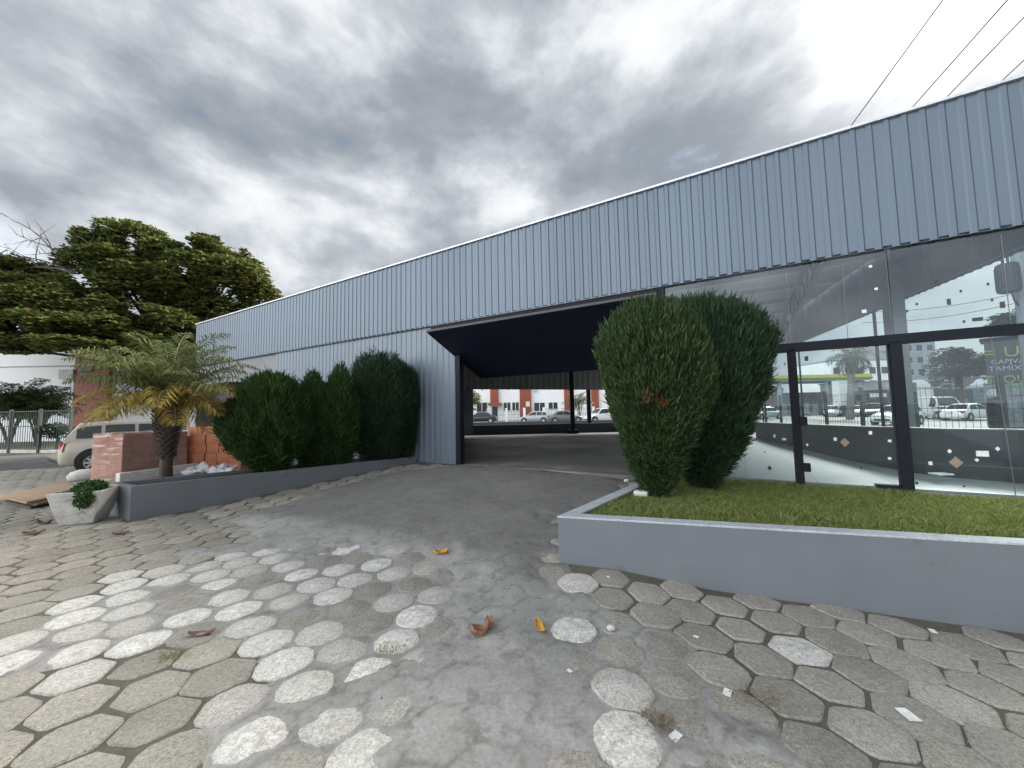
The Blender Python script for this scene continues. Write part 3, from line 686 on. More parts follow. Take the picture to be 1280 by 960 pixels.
# the sun behind thin cloud, ahead and to the right: soft-edged
sun = bpy.data.lights.new('sun', 'SUN'); sun.energy = 1.8; sun.angle = math.radians(24); sun.color = (1, .95, .87)
so = bpy.data.objects.new('sun', sun); COL.objects.link(so)
so.rotation_euler = Vector((-SD[0], -SD[1], -SD[2])).to_track_quat('-Z', 'Y').to_euler(); so.location = tuple(SD*50)

# ================================================================== THE SHOWROOM BUILDING
ZB, ZT = 3.60, 5.39           # fascia bottom, top
FLZ = .317
AL, AC = -19.6, 3.70
PC = fp(AC, D); U = np.array([math.cos(math.radians(71.5)), math.sin(math.radians(71.5)), 0]); UN = np.array([-U[1], U[0], 0])  # UN points into the building
PRR = PC+U*17.8; PRL = fp(AL, D)+np.array([1.6, 3.2, 0])
bld = thing('showroom_building', 'long corner building clad in grey corrugated metal with open gate and glass front', 'building', (-3, 9.5, 0))
def corrugate(P0, ex, nx_, length, z0, z1, pitch, depth, m, name, parent, zfun=None):
    """ribbed sheet standing along ex from P0, ribs bulge towards nx_"""
    k = int(length/pitch); V = []
    prof = [(0, 0), (.50, 0), (.60, 1), (.88, 1), (.98, 0)]
    for i in range(k):
        for (a, d) in prof: V.append(((i+a)*pitch, d*depth))
    n = len(V); vs = []
    for (a, d) in V:
        p = P0+ex*a+nx_*d
        b0, b1 = (z0, z1) if zfun is None else zfun(a)
        vs.append((p[0], p[1], b0)); vs.append((p[0], p[1], b1))
    f = [(2*i, 2*i+2, 2*i+3, 2*i+1) for i in range(n-1)]
    return link_mesh(name, vs, f, m, parent)
fas = corrugate(fp(AL, D-.06), E, -N, AC-AL+.06, ZB, ZT, .1765, .015, M_fascia, 'fascia', bld)
corrugate(fp(-13.47, D), E, -N, 13.47-5.66, -.1, ZB+.3, .1765, .013, M_wall, 'wall', bld)
mb = MB()
mb.bar(fp(AL-.02, D-.06, ZT+.012), fp(AC+.06, D-.06, ZT+.012), .10, .035); mb.build('flashing', M_cap, fas)
mb = MB(); mb.bar(fp(AL, D-.035, ZB+.02), fp(AC, D-.035, ZB+.02), .05, .03); mb.build('drip_edge', M_dark, fas)
# second fascia on the street side, with its bare inner face and studs
corrugate(PC-UN*.02, U, -UN, 17.8, ZB, ZT, .1765, .026, M_fascia, 'fascia', bld)
mb = MB(); mb.wallbox(PC+U*.2+UN*.10, PC+U*17.6+UN*.10, ZB, 4.9, .02); sf = mb.build('fascia_lining', mat('lining_panel', (.15, .16, .17), (.12, .13, .14), scale=.7, rough=.6), bld)
mb = MB()
for k in np.arange(.6, 17.5, 1.05):
    p = PC+U*k+UN*.16; mb.bar([p[0], p[1], 3.7], [p[0], p[1], 4.8], .06)
    q = PC+U*(k+.5)+UN*.16; mb.bar([p[0], p[1], 3.75], [q[0], q[1], 4.75], .03)
mb.build('fascia_bracing', M_steel, bld)
# smooth grey panel over the side entrance, its opening and shutter
mb = MB(); mb.wallbox(fp(AL, D+.02), fp(-13.50, D+.02), 2.70, ZB+.2, .06); mb.build('smooth_panel', M_smooth, bld)
mb = MB(); mb.wallbox(fp(AL, D+.55), fp(-13.50, D+.55), -.1, 2.95, .06); mb.build('shutter', mat('shutter_grey', (.07, .072, .08), (.055, .057, .065), scale=1, rough=.6), bld)
mb = MB(); mb.wallbox(fp(-18.6, D-.55), fp(-15.4, D-.55), 2.62, 2.72, .9); mb.build('awning', M_dark, bld)
mb = MB(); mb.wallbox(fp(AL, D), PRL, -.1, ZT-.1, -.1); mb.build('end_wall', M_wall, bld)
# rear: lattice of sheeting below the eaves, low dark parapet
def rear(t): return PRL*(1-t)+PRR*t
rl = PRR-PRL; rlen = np.linalg.norm(rl); rl = rl/rlen; rn = np.array([rl[1], -rl[0], 0])
corrugate(PRL, rl, rn, rlen-.1, 2.6, 4.4, .30, .04, mat('rear_sheet', (.26, .27, .27), rough=.6, scale=.8), 'rear_sheeting', bld, zfun=lambda a: (2.68-.018*max(0, a-9), 4.6))
mb = MB(); mb.wallbox(PRL+rn*.02, rear(.40)+rn*.02, -.1, 2.9, .12); mb.build('rear_wall', M_wall, bld)
mb = MB(); mb.wallbox(rear(.40), rear(1.0), FLZ-.3, .80, -.18); mb.build('parapet', M_barrier, bld)
# roof, purlins, trusses, columns
ZR0, ZR1 = 4.75, 4.30
C4 = [fp(AL+.1, D+.10), fp(AC-.25, D+.10), PRR+UN*.25-rl*.1, PRL+rl*.1]
mb = MB()
zz = [ZR0, ZR0, ZR1, ZR1]
mb.hexa([(p[0], p[1], z) for p, z in zip(C4, zz)]+[(p[0], p[1], z+.08) for p, z in zip(C4, zz)])
roof = mb.build('roof', M_roofin, bld)
def in_poly(p):
    return sdist([c[:2] for c in C4], np.array(p[0]), np.array(p[1])) > .05
mb = MB()
for s in np.arange(D+.9, 24, 1.25):
    row = [a for a in np.arange(AL-3, 10, .25) if in_poly(fp(a, s))]
    if len(row) > 3:
        z = ZR0-(ZR0-ZR1)*min(1, (s-D)/12)-.10
        mb.bar(fp(row[0], s, z), fp(row[-1], s, z), .07, .13)
mb.build('purlins', mat('purlin_paint', (.30, .31, .31), rough=.5, scale=2), roof)
for a in (-8.8, -3.4, 1.3):
    row = [s for s in np.arange(D+.2, 24, .25) if in_poly(fp(a, s))]
    if len(row) < 4: continue
    s0, s1 = row[0], row[-1]; mb = MB(); k = int((s1-s0)/.6); 
    zf = lambda s: ZR0-(ZR0-ZR1)*min(1, (s-D)/12)-.2
    mb.bar(fp(a, s0, zf(s0)), fp(a, s1, zf(s1)), .08); mb.bar(fp(a, s0, zf(s0)-.55), fp(a, s1, zf(s1)-.55), .08)
    for j in range(k):
        sa_, sb_ = s0+(s1-s0)*j/k, s0+(s1-s0)*(j+1)/k
        mb.bar(fp(a, sa_, zf(sa_)-(.55 if j % 2 else 0)), fp(a, sb_, zf(sb_)-(0 if j % 2 else .55)), .04)
    mb.build('roof_truss', M_dark, roof)
mb = MB()
for t in np.arange(.40, .98, .012):        # lattice girder over the rear opening
    p, q = rear(t)+rn*-.3, rear(t+.012)+rn*-.3
    up_ = int(round(t/.012)) % 2
    mb.bar([p[0], p[1], 3.25+.55*up_], [q[0], q[1], 3.8-.55*up_], .05)
p, q = rear(.4)+rn*-.3, rear(.99)+rn*-.3
for z in (3.22, 3.82): mb.bar([p[0], p[1], z], [q[0], q[1], z], .08)
mb.build('lattice_girder', M_steel, bld)
for t in np.arange(.42, .98, .055):
    p = rear(t)+rn*-.08; mb = MB(); mb.bar([p[0], p[1], 2.62], [p[0], p[1], 3.5], .05); mb.build('girder_stud', M_dark, bld)
for (px, Yc) in ((716, 19.6), (737, 21.2)):
    p = at_Y(px, 540, Yc); mb = MB(); mb.box([p[0], p[1], 2.3], [.20, .20, 4.2]); mb.box([p[0], p[1], .42], [.5, .5, .2]); mb.build('column', M_dark, bld)
mb = MB(); mb.box(fp(-5.60, D+.02, 1.85), [.13, .16, 3.54], (E, N, np.array([0, 0, 1]))); mb.build('gate_post', M_dark, bld)
mb = MB(); mb.box(fp(-1.13, D+.02, 1.85), [.16, .16, 3.54], (E, N, np.array([0, 0, 1]))); mb.build('gate_post', M_dark, bld)
# up-and-over gate, tilted half open
GA0, GA1 = -5.70, -1.02
def gp(a, t, off=0): # t 0 at the outer edge .. 1 at the inner edge
    s = D-.94+t*(.94+.99); z = 3.20+t*(2.35-3.20)
    nrm = N*.40+np.array([0, 0, .916])
    return fp(a, s, z)+nrm*off
mb = MB(); mb.hexa([gp(GA0, 0, 0), gp(GA1, 0, 0), gp(GA1, 1, 0), gp(GA0, 1, 0), gp(GA0, 0, .05), gp(GA1, 0, .05), gp(GA1, 1, .05), gp(GA0, 1, .05)])
gate = mb.build('gate', M_navy, bld)
mb = MB()
mb.bar(gp(GA0, -.012, .03), gp(GA1, -.012, .03), .05, .045)
mb.build('gate_edge', mat('gate_edge_grey', (.022, .025, .03), rough=.5), gate)
mb = MB(); mb.bar(gp(GA0, .03, .17), gp(GA1, .03, .17), .06, .05)
for a in np.linspace(GA0+.05, GA1-.05, 6): mb.bar(gp(a, .03, .05), gp(a, .03, .15), .05)
for a in (GA0+.03, GA1-.03): mb.bar(gp(a, .05, .08), gp(a, 1, .08), .05)
mb.build('gate_frame', M_dark, gate)
mb = MB(); mb.bar(gp(GA0, .02, .20), gp(GA1, .02, .20), .09, .012); mb.build('gate_cover_strip', M_steel, gate)

# floors
def outset(c): return [(p[0], p[1]) for p in c]
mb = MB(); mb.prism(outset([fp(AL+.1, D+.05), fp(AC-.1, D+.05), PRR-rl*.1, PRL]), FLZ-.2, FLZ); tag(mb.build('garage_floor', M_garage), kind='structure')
m, nt, out = nodes_of('white_tiles'); L = nt.links.new; tc = nd(nt, 'ShaderNodeTexCoord')
mp = nd(nt, 'ShaderNodeMapping'); mp.inputs['Rotation'].default_value = (0, 0, -TH); L(tc.outputs['Object'], mp.inputs[0])
bk = nd(nt, 'ShaderNodeTexBrick'); bk.offset = 0; bk.inputs['Scale'].default_value = 1; bk.inputs['Brick Width'].default_value = .9; bk.inputs['Row Height'].default_value = .9; bk.inputs['Mortar Size'].default_value = .006
bk.inputs['Color1'].default_value = (.64, .66, .66, 1); bk.inputs['Color2'].default_value = (.59, .61, .61, 1); bk.inputs['Mortar'].default_value = (.22, .23, .23, 1); L(mp.outputs[0], bk.inputs['Vector'])
n1 = noi(1.5, 6, .6); c = mixc(mth('MULTIPLY', n1.outputs[0], .35), bk.outputs[0], (.42, .43, .43))
b = nd(nt, 'ShaderNodeBsdfPrincipled'); b.inputs['Roughness'].default_value = .3; L(c, b.inputs['Base Color']); L(b.outputs[0], out.inputs[0])
mb = MB(); mb.prism(outset([fp(-1.02, D+.04), fp(AC-.12, D+.04), PC+U*13.5+UN*.1, PC+U*13.5+UN*5.2]), FLZ-.1, .375); tag(mb.build('showroom_floor', m), kind='structure')
# dark counter-high wall that swings away from the street glazing, and the glazing on its own plinth
WP = [np.array([6.72, 4.75, 0])]+[at_z(x, y, .375) for x, y in ((1280, 605), (1130, 589), (1000, 561), (945, 547))]
WT = [1.10]+[(CAM+ray(x, yt)*(p_[1]/ray(x, yt)[1]))[2] for p_, (x, yt) in zip(WP[1:], ((1280, 538), (1130, 535), (1000, 530.5), (945, 528.5)))]
def smoothline(P, Z, k=6):
    out_ = []; n_ = len(P)
    for i in range(n_-1):
        for j in range(k):
            t = j/k; p0, p1, p2, p3 = P[max(0, i-1)], P[i], P[i+1], P[min(n_-1, i+2)]
            c_ = .5*((2*p1)+(-p0+p2)*t+(2*p0-5*p1+4*p2-p3)*t*t+(-p0+3*p1-3*p2+p3)*t**3); out_.append((c_, Z[i]*(1-t)+Z[i+1]*t))
    out_.append((P[-1], Z[-1])); return out_
wl_ = smoothline(WP, WT); pts2 = [q[0][:2] for q in wl_]; rg = bed_ring(pts2[::-1], .12); zt_ = [q[1] for q in wl_][::-1]
mb = MB(); n_ = len(pts2)
for i in range(n_-1):
    o0, o1, i1, i0 = rg[i], rg[i+1], rg[2*n_-2-i], rg[2*n_-1-i]
    mb.add([(o0[0], o0[1], .30), (o1[0], o1[1], .30), (o1[0], o1[1], zt_[i+1]), (o0[0], o0[1], zt_[i]), (i0[0], i0[1], .30), (i1[0], i1[1], .30), (i1[0], i1[1], zt_[i+1]), (i0[0], i0[1], zt_[i])], [(0, 1, 2, 3), (5, 4, 7, 6), (3, 2, 6, 7)])
par = mb.build('counter_wall', M_barrier, bld)
mb = MB()
for i in range(n_-1): a, q = (rg[i]+rg[2*n_-1-i])/2, (rg[i+1]+rg[2*n_-2-i])/2; mb.bar([a[0], a[1], zt_[i]+.008], [q[0], q[1], zt_[i+1]+.008], .15, .02)
mb.build('wall_cap', mat('cap_grey', (.16, .17, .18), rough=.5), par)
mb = MB(); mb.wallbox(PC+U*.25, PC+U*17.6, -.1, .62, .14); mb.build('plinth', M_barrier, bld)
for i_, (k0, k1) in enumerate(((.25, 4.6), (4.6, 9.0), (9.0, 13.4), (13.4, 17.5))):
    a, q = PC+U*k0+UN*.07, PC+U*k1+UN*.07
    mb = MB(); mb.quad((a[0], a[1], .63), (q[0], q[1], .63), (q[0], q[1], ZB), (a[0], a[1], ZB)); wnd = mb.build('window', GL2, bld)
    mb = MB(); mb.bar([q[0], q[1], .63], [q[0], q[1], ZB], .05); mb.build('mullion', M_dark, wnd)
q = at_z(1117, 385, 2.8); kq = None
pcol = CAM+ray(1117, 385)*((PC+UN*.35-CAM)@UN)/(ray(1117, 385)@UN)
mb = MB(); mb.box([pcol[0], pcol[1], 2.3], [.24, .24, 3.9], (U, UN, np.array([0, 0, 1]))); mb.build('column', M_steel, bld)
# shop front: three bays of glass, dark frame, transom, upper panes with thin joints
TZ0, TZ1 = 2.30, 2.425
bays = [(-1.05, .62), (.72, 1.73), (1.85, 3.60)]
for (a0, a1) in bays:
    mb = MB(); mb.quad(fp(a0, D, .385), fp(a1, D, .385), fp(a1, D, TZ0), fp(a0, D, TZ0))
    wnd = mb.build('window', GL, bld)
    mb = MB(); mb.bar(fp(a0, D, .39), fp(a1, D, .39), .04, .03); mb.build('sill', M_steel, wnd)
    mb = MB(); mb.quad(fp(a0-.05, D, TZ1), fp(a1+.06, D, TZ1), fp(a1+.06, D, ZB), fp(a0-.05, D, ZB)); mb.build('upper_window', GL, bld)
    for aj in ((a0+a1)/2+.1, a1+.055):
        mb = MB(); mb.bar(fp(aj, D-.004, TZ1), fp(aj, D-.004, ZB-.05), .006, .006); mb.build('glass_joint', M_steel, bld)
Z3 = np.array([0, 0, 1.])
for a, wd in ((.67, .10), (1.79, .12)):
    mb = MB(); mb.box(fp(a, D-.01, 1.35), [wd, .12, 1.97], (E, N, Z3)); mu = mb.build('mullion', M_dark, bld)
mb = MB(); mb.box(fp(1.79-.16, D+.02, .41), [.28, .10, .05], (E, N, Z3)); mb.build('floor_hinge', M_dark, bld)
for z in (.62, 1.28):
    mb = MB(); mb.box(fp(.75, D-.06, z), [.09, .07, .12], (E, N, Z3)); mb.build('door_lock', M_dark, bld)
mb = MB(); mb.box(fp(1.29, D-.01, (TZ0+TZ1)/2), [4.74, .12, TZ1-TZ0], (E, N, Z3)); mb.build('transom', M_dark, bld)
mb = MB(); mb.bar(fp(2.72, D+.005, .39), fp(2.66, D+.005, TZ0), .007, .008); mb.build('glass_joint', M_steel, bld)
# bits of paper and old tape stuck to the glass
def onfac(px, py, s=D-.012):
    d = ray(px, py); return CAM+d*s/(d@N)
def sticker(px, py, wpx, hpx, m, diamond=False, name='tape_scrap'):
    c_ = onfac(px, py); k = (c_@N)/480*.78
    ww, hh = wpx*k*.62, hpx*k
    if diamond: pts = [(-ww/2, 0), (0, -hh/2), (ww/2, 0), (0, hh/2)]
    else:
        r_ = .25*random.uniform(-1, 1); pts = [(-ww/2, -hh/2), (ww/2, -hh/2+r_*hh*.3), (ww/2, hh/2), (-ww/2, hh/2+r_*hh*.3)]
    mb = MB(); f_ = [c_+E*x+Z3*y for x, y in pts]; mb.add(f_+[p-N*.002 for p in f_], [(3, 2, 1, 0), (4, 5, 6, 7), (0, 1, 5, 4), (1, 2, 6, 5), (2, 3, 7, 6), (3, 0, 4, 7)])
    mb.build(name, m, bld)
for a_ in [(1056, 553, 15, 11, M_scrapb, True), (1195, 578, 18, 13, M_scrapb, True), (962, 585, 9, 7, M_scrapd, True)]: sticker(*a_)
for a_ in [(1228, 567, 15, 6, M_scrapw), (1163, 579, 5, 4, M_scrapw), (1187, 564, 6, 5, M_scrapw, True), (1221, 575, 6, 4, M_scrapw, True), (1247, 561, 6, 5, M_scrapw, True), (1044, 549, 5, 4, M_scrapw), (1112, 551, 5, 3, M_scrapw), (1112, 573, 5, 3, M_scrapw), (1088, 541, 5, 4, M_scrapw), (1009, 556, 5, 4, M_scrapw, True), (968, 545, 4, 4, M_scrapw), (980, 549, 7, 3, M_scrapw), (1080, 389, 7, 4, M_scrapw), (1088, 333, 5, 3, M_scrapw), (1095, 361, 5, 3, M_scrapw),
           (1186, 377, 5, 7, M_scrapd), (1253, 381, 6, 7, M_scrapd), (1201, 364, 3, 3, M_scrapd), (1146, 380, 3, 3, M_scrapd), (1222, 399, 13, 4, M_scrapd), (1205, 402, 3, 3, M_scrapd), (1134, 389, 3, 3, M_scrapd), (1171, 352, 3, 3, M_scrapd), (1235, 355, 3, 3, M_scrapd), (1240, 375, 3, 3, M_scrapd), (1076, 585, 3, 3, M_scrapd), (1146, 604, 4, 3, M_scrapd), (1205, 608, 3, 2, M_scrapd), (956, 565, 2, 2, M_scrapd), (1008, 448, 6, 6, M_scrapd), (981, 455, 2, 3, M_scrapd)]: sticker(*a_)
mb = MB(); mb.box(onfac(1217, 606)+N*.9, [.22, .14, .02]); tag(mb.build('paper_scrap', M_scrapw, loc=tuple(onfac(1217, 606)+N*.9)), 'white paper scrap on the tiled floor behind the rightmost glass pane', 'paper scrap')

# ================================================================== PLANTERS
def bed_wall(mb, p, q, z0, z1, t): mb.wallbox(p, q, z0, z1, t)
pr = thing('planter_wall', 'slate grey low planter wall with pale rim round the lawn by the glass front', 'planter', (PR_A[0], PR_A[1], 0))
rg = bed_ring([PR_D, PR_A, PR_B], .13); mb = MB(); mb.prism(rg, -.4, RIMZ-.02); mb.build('wall', M_planter, pr, bevel=.006)
rg = bed_ring([PR_D, PR_A, PR_B], .13, .004); mb = MB(); mb.prism(rg, RIMZ-.02, RIMZ); mb.build('rim', M_rim, pr, bevel=.006)
pl = thing('planter_wall', 'slate grey long narrow planter wall with the date palm and clipped cypresses', 'planter', (PL_A[0], PL_A[1], 0))
rg = bed_ring([PL_B, PL_A, PL_D, PL_C][::-1], .09); zz_ = [RIMZ-.05, RIMZ, RIMZ, RIMZ-.05]; mb = MB(); mb.prism(rg, -.1, zz_+zz_); mb.build('wall', M_planter, pl, bevel=.006)
mb = MB(); mb.prism([PL_A+PLd*.05+PL_w*.1, PL_B+PL_w*.1, PL_C-PL_w*.05, PL_D+PLd*.05], .1, RIMZ-.07); mb.build('soil', M_soil, pl)
mb = MB(); mb.prism([PR_A+PR_dir*.1+np.array([0, .1]), PR_B+np.array([0, .1]), PR_C, PR_D+E[:2]*.1], 0, .345); tag(mb.build('lawn_soil', M_turf), kind='structure')
# lawn blades
def lawn(n, hmin, hmax, m, name, mask=None):
    P = []
    while sum(len(x) for x in P) < n:
        q = np.stack([RS.uniform(.3, 7.2, n), RS.uniform(1.8, 6.7, n)], 1)
        dd = sdist([PR_A+PR_dir*.14+np.array([.05, .13]), PR_B+np.array([0, .13]), PR_C, PR_D+E[:2]*.15], q[:, 0], q[:, 1])
        q = q[dd > 0]
        dist = np.hypot(q[:, 0], q[:, 1]); q = q[RS.rand(len(q)) < np.clip(4.2/dist, .2, 1)**1.2]
        if mask is not None: q = q[mask(q)]
        P.append(q)
    P = np.concatenate(P)[:n]
    s_ = P@N[:2]
    z = .342+.075*smooth((6.6-s_)/2.5)+.02*fbm(P[:, 0]*3, P[:, 1]*3, 2)
    B = np.stack([P[:, 0], P[:, 1], z], 1)
    d = unit(np.stack([.7*RS.normal(size=n), .7*RS.normal(size=n), np.ones(n)], 1)); sd = unit(np.cross(d, RS.normal(size=(n, 3))))
    pat = .55+.9*fbm(P[:, 0]*2.1+9, P[:, 1]*2.1, 3)
    v, f = blades(B, d, sd, (hmin+(hmax-hmin)*RS.rand(n))*pat, .0028+.002*RS.rand(n), bend=.35*RS.normal(size=(n, 3))*np.array([1, 1, .2]))
    return link_mesh(name, v, f, m)
tag(lawn(85000, .03, .085, M_grass, 'grass'), kind='stuff')
bare = np.array([1.0, 4.0])
tag(lawn(9000, .02, .06, M_straw, 'dry_grass', mask=lambda q: (np.hypot(q[:, 0]-1.15, q[:, 1]-4.25) < .9*(.5+fbm(q[:, 0]*4, q[:, 1]*4, 2))) | (fbm(q[:, 0]*3+4, q[:, 1]*3, 3) > .60)), kind='stuff')

# ================================================================== CLIPPED CYPRESSES
zl = .40
b1 = at_z(822, 622, zl); b2 = ray(880, 600); b2 = CAM+b2*(5.93/(b2@N)); b2[2] = .41
egg = [(0, .10), (.06, .24), (.15, .42), (.3, .68), (.45, .87), (.58, .97), (.69, 1.0), (.79, .97), (.87, .87), (.93, .68), (.975, .42), (1, .12)]
def top_h(px, py, P): # height at which pixel column/row lies above point P
    d = ray(px, py); return (CAM+d*(P[1]/d[1]))[2]-P[2]
h1 = top_h(822, 376, b1); h2 = top_h(890, 371, b2)
k1 = b1[1]/480
cypress('clipped_cypress', 'egg shaped clipped cypress with browned patch at the driveway corner of the lawn', b1, h1*.965, .60, egg, M_bush, 36000, (.05, .105), seed=1,
        dead=[(at_Y(806, 497, b1[1]-.52), .085), (at_Y(824, 503, b1[1]-.52), .10), (at_Y(812, 533, b1[1]-.50), .09), (at_Y(826, 518, b1[1]-.50), .08)])
egg2 = [(0, .12), (.08, .30), (.2, .54), (.35, .78), (.5, .94), (.65, 1.0), (.78, .97), (.88, .84), (.95, .58), (1, .14)]
cypress('clipped_cypress', 'deep green rounded clipped cypress partly hidden behind the browned one', b2, h2*.955, .80, egg2, M_bush2, 34000, (.06, .12), seed=2)
def bed_pt(px, off=.42):
    p0 = PL_A+PL_w/np.linalg.norm(PL_w)*off; d = ray(px, 580); u = d[0]/d[1]
    k = (u*p0[1]-p0[0])/(PLd[0]-u*PLd[1]); p = p0+PLd*k; return np.array([p[0], p[1], RIMZ-.08])
ball = [(0, .25), (.1, .48), (.25, .78), (.42, .97), (.6, .97), (.75, .84), (.87, .64), (.95, .40), (1, .1)]
block = [(0, .45), (.15, .75), (.4, .96), (.6, 1), (.78, .92), (.9, .72), (.97, .42), (1, .1)]
spire = [(0, .5), (.2, .82), (.45, 1), (.65, .92), (.8, .7), (.9, .42), (.97, .2), (1, .04)]
p = bed_pt(336); cypress('clipped_cypress', 'broad round clipped cypress in the narrow planter, nearest the palm', p, top_h(328, 467, p)*.965, .74, ball, M_bush3, 22000, (.06, .13), seed=3)
p = bed_pt(410); cypress('clipped_cypress', 'narrow cypress with two pointed tips between two broad ones', p, top_h(410, 455, p)*.97, .52, spire, M_bush3, 20000, (.06, .14), seed=4, lobes=[(-.24, -.2, .93, .6), (.20, .1, 1.0, .66), (0, 0, .76, 1.0)])
p = bed_pt(478); cypress('clipped_cypress', 'tall dense cypress standing against the metal wall beside the gate', p, top_h(475, 441, p)*.975, .74, block, M_bush2, 26000, (.06, .14), seed=5, lobes=[(-.20, -.12, 1.0, .68), (.14, -.1, .985, .66), (.34, .2, .90, .62), (0, .1, .86, 1.0)])

# ================================================================== DATE PALM, POT
p = at_z(207, 598, RIMZ-.06)
t = thing('date_palm', 'short date palm with arching yellowing fronds in the narrow planter', 'palm', p)
zc_ = top_h(207, 520, p)
mb = MB(); n_ = 12
prof = [(.115, -.1), (.12, .1), (.105, .25), (.115, .45), (.15, .62), (.20, .8), (.235, 1.0), (.22, 1.15), (.12, 1.3)]
mb.lathe([(r_*.82*(1+.04*random.uniform(-1, 1)), h_*zc_) for r_, h_ in prof], p, k=14)
RS = np.random.RandomState(5)
for k in range(150):         # old leaf bases
    a = k*2.4; h_ = .3+.85*(k/150.0); r_ = .82*np.interp(h_, [x[1] for x in prof], [x[0] for x in prof])
    q = p+np.array([math.cos(a)*r_*.95, math.sin(a)*r_*.95, h_*zc_]); mb.bar(q, q+np.array([math.cos(a)*.055, math.sin(a)*.055, .06]), .035, .018)
mb.build('trunk', M_bark, t)
palm_crown(p+np.array([0, 0, zc_*1.16]), 54, 1.66, (1.45, .12), .33, .0105, t, M_palm, M_palmold, .42, droop=.5, nleaf=64, arch=1.5)

p = at_z(104, 655, 0); p = at_z(106, 652, 0)
t = thing('concrete_pot', 'weathered whitish concrete flower pot beside the planter end', 'plant pot', p, math.radians(20))
mb = MB(); ring = lambda r_, z, sq=1: [np.array([x*r_*.78, y*r_*.72, z]) for x, y in ((-1, -1), (1, -1), (1, 1), (-1, 1))]
lev = [(.235, 0), (.30, .17), (.375, .45), (.385, .47), (.33, .47), (.32, .40)]
vs = []; fs = []
for r_, z in lev: vs += ring(r_, z)
for i in range(len(lev)-1): fs += [(i*4+j, i*4+(j+1) % 4, i*4+4+(j+1) % 4, i*4+4+j) for j in range(4)]
fs += [(3, 2, 1, 0)]; mb.add(vs, fs); pot = mb.build('pot', M_conc, t, world=False, bevel=.018)
mb = MB(); mb.add(ring(.322, .405), [(0, 1, 2, 3)]); mb.build('soil', M_soil, t, world=False)
t2 = thing('flowering_plant', 'small leafy plant with yellow flowers spilling over the concrete pot', 'plant', p+np.array([.12, .02, .41]))
RS = np.random.RandomState(9); q0 = p+np.array([.08, -.02, .47])
def tuft(C, R, n, ln, m, name, parent):
    d = rnd_dirs(n); P = C+d*(RS.rand(n)**.4)[:, None]*R; dr = unit(d*.6+np.array([0, 0, .4])+.5*RS.normal(size=(n, 3))); sd = unit(np.cross(dr, RS.normal(size=(n, 3))))
    v, f = blades(P, dr, sd, ln*(.6+.7*RS.rand(n)), ln*.25); return v, f
v1, f1 = tuft(q0, np.array([.19, .16, .10]), 1500, .055, None, None, None); v2, f2 = tuft(q0+np.array([.10, -.17, -.09]), np.array([.12, .08, .14]), 900, .05, None, None, None)
link_mesh('leaves', np.concatenate([v1, v2]), np.concatenate([f1, f2+len(v1)]), leafmat('pot_leaf', [(0, (.02, .05, .012)), (.6, (.05, .11, .025)), (1, (.10, .17, .05))]), t2)
n = 22; d = rnd_dirs(n); d[:, 2] = abs(d[:, 2]); P = q0+np.array([-.03, 0, .02])+d*np.array([.2, .16, .12]); 
for q_ in P:
    aa = np.arange(6)*PI/3; dr = np.stack([np.cos(aa), np.sin(aa), .4*np.ones(6)], 1); v, f = blades(np.repeat(q_[None], 6, 0), unit(dr), unit(np.cross(dr, [0, 0, 1.])), .016, .006); link_mesh('flower', v, f, M_flower, t2)

# ================================================================== BUILDING MATERIAL IN THE YARD
RS = np.random.RandomState(21)
pc, plf, prt = at_z(151, 603, 0), at_z(128, 600, 0), at_z(231, 591, 0)
dA = unit((prt-pc)[None])[0]; dB = np.array([-dA[1], dA[0], 0]); angA = math.atan2(dA[1], dA[0])
PH = top_h(151, 543, pc)
LA, LB = 1.42, .98
t = thing('brick_pallet', 'pallet of clay blocks tightly wrapped in clear stretch film', 'pallet', pc, angA)
mb = MB()
for z in (.02, .10): mb.box([LA/2, LB/2, z], [LA, LB, .03])
for x in (.08, LA/2, LA-.08): mb.box([x, LB/2, .06], [.10, LB, .05])
mb.build('wooden_pallet', M_wood, t, world=False)
mb = MB(); nr = 7; bh = (PH-.12)/nr
for r_ in range(nr):
    for i in range(7):
        for j in range(4):
            if 0 < i < 6 and 0 < j < 3 and r_ < nr-1: continue
            mb.box([LA/7*(i+.5)+random.uniform(-.006, .006), LB/4*(j+.5)+random.uniform(-.006, .006), .118+bh*(r_+.5)], [LA/7-.008, LB/4-.008, bh-.006])
mb.build('clay_blocks', M_brick, t, world=False)
def crumple(o, s, k):
    for v in o.data.vertices:
        q = Vector(v.co)*k; v.co += Vector(v.normal)*s*(mnoise.noise(q)+.5*mnoise.noise(q*2.3))
mb = MB(); g = 26
def gridface(o, a, b_, n1_, n2_):
    vs = [o+a*i/n1_+b_*j/n2_ for i in range(n1_+1) for j in range(n2_+1)]
    mb.add(vs, [(i*(n2_+1)+j, (i+1)*(n2_+1)+j, (i+1)*(n2_+1)+j+1, i*(n2_+1)+j+1) for i in range(n1_) for j in range(n2_)])
e0 = .015; o_ = np.array([-e0, -e0, .03]); X_ = np.array([LA+2*e0, 0, 0]); Y_ = np.array([0, LB+2*e0, 0]); Z_ = np.array([0, 0, PH])
gridface(o_, X_, Z_, 24, 30); gridface(o_+X_, Y_, Z_, 16, 30); gridface(o_+X_+Y_, -X_, Z_, 24, 30); gridface(o_+Y_, -Y_, Z_, 16, 30); gridface(o_+Z_, X_, Y_, 20, 16)
fo = mb.build('stretch_film', WRAP, t, world=False, smooth=True)
for v in fo.data.vertices:
    x, y, z = v.co; kx = mnoise.noise(Vector((x*3, y*3, z*14)))+.6*mnoise.noise(Vector((x*8+z*5, y*8, z*30)))
    v.co += Vector(v.normal)*(.012*kx)
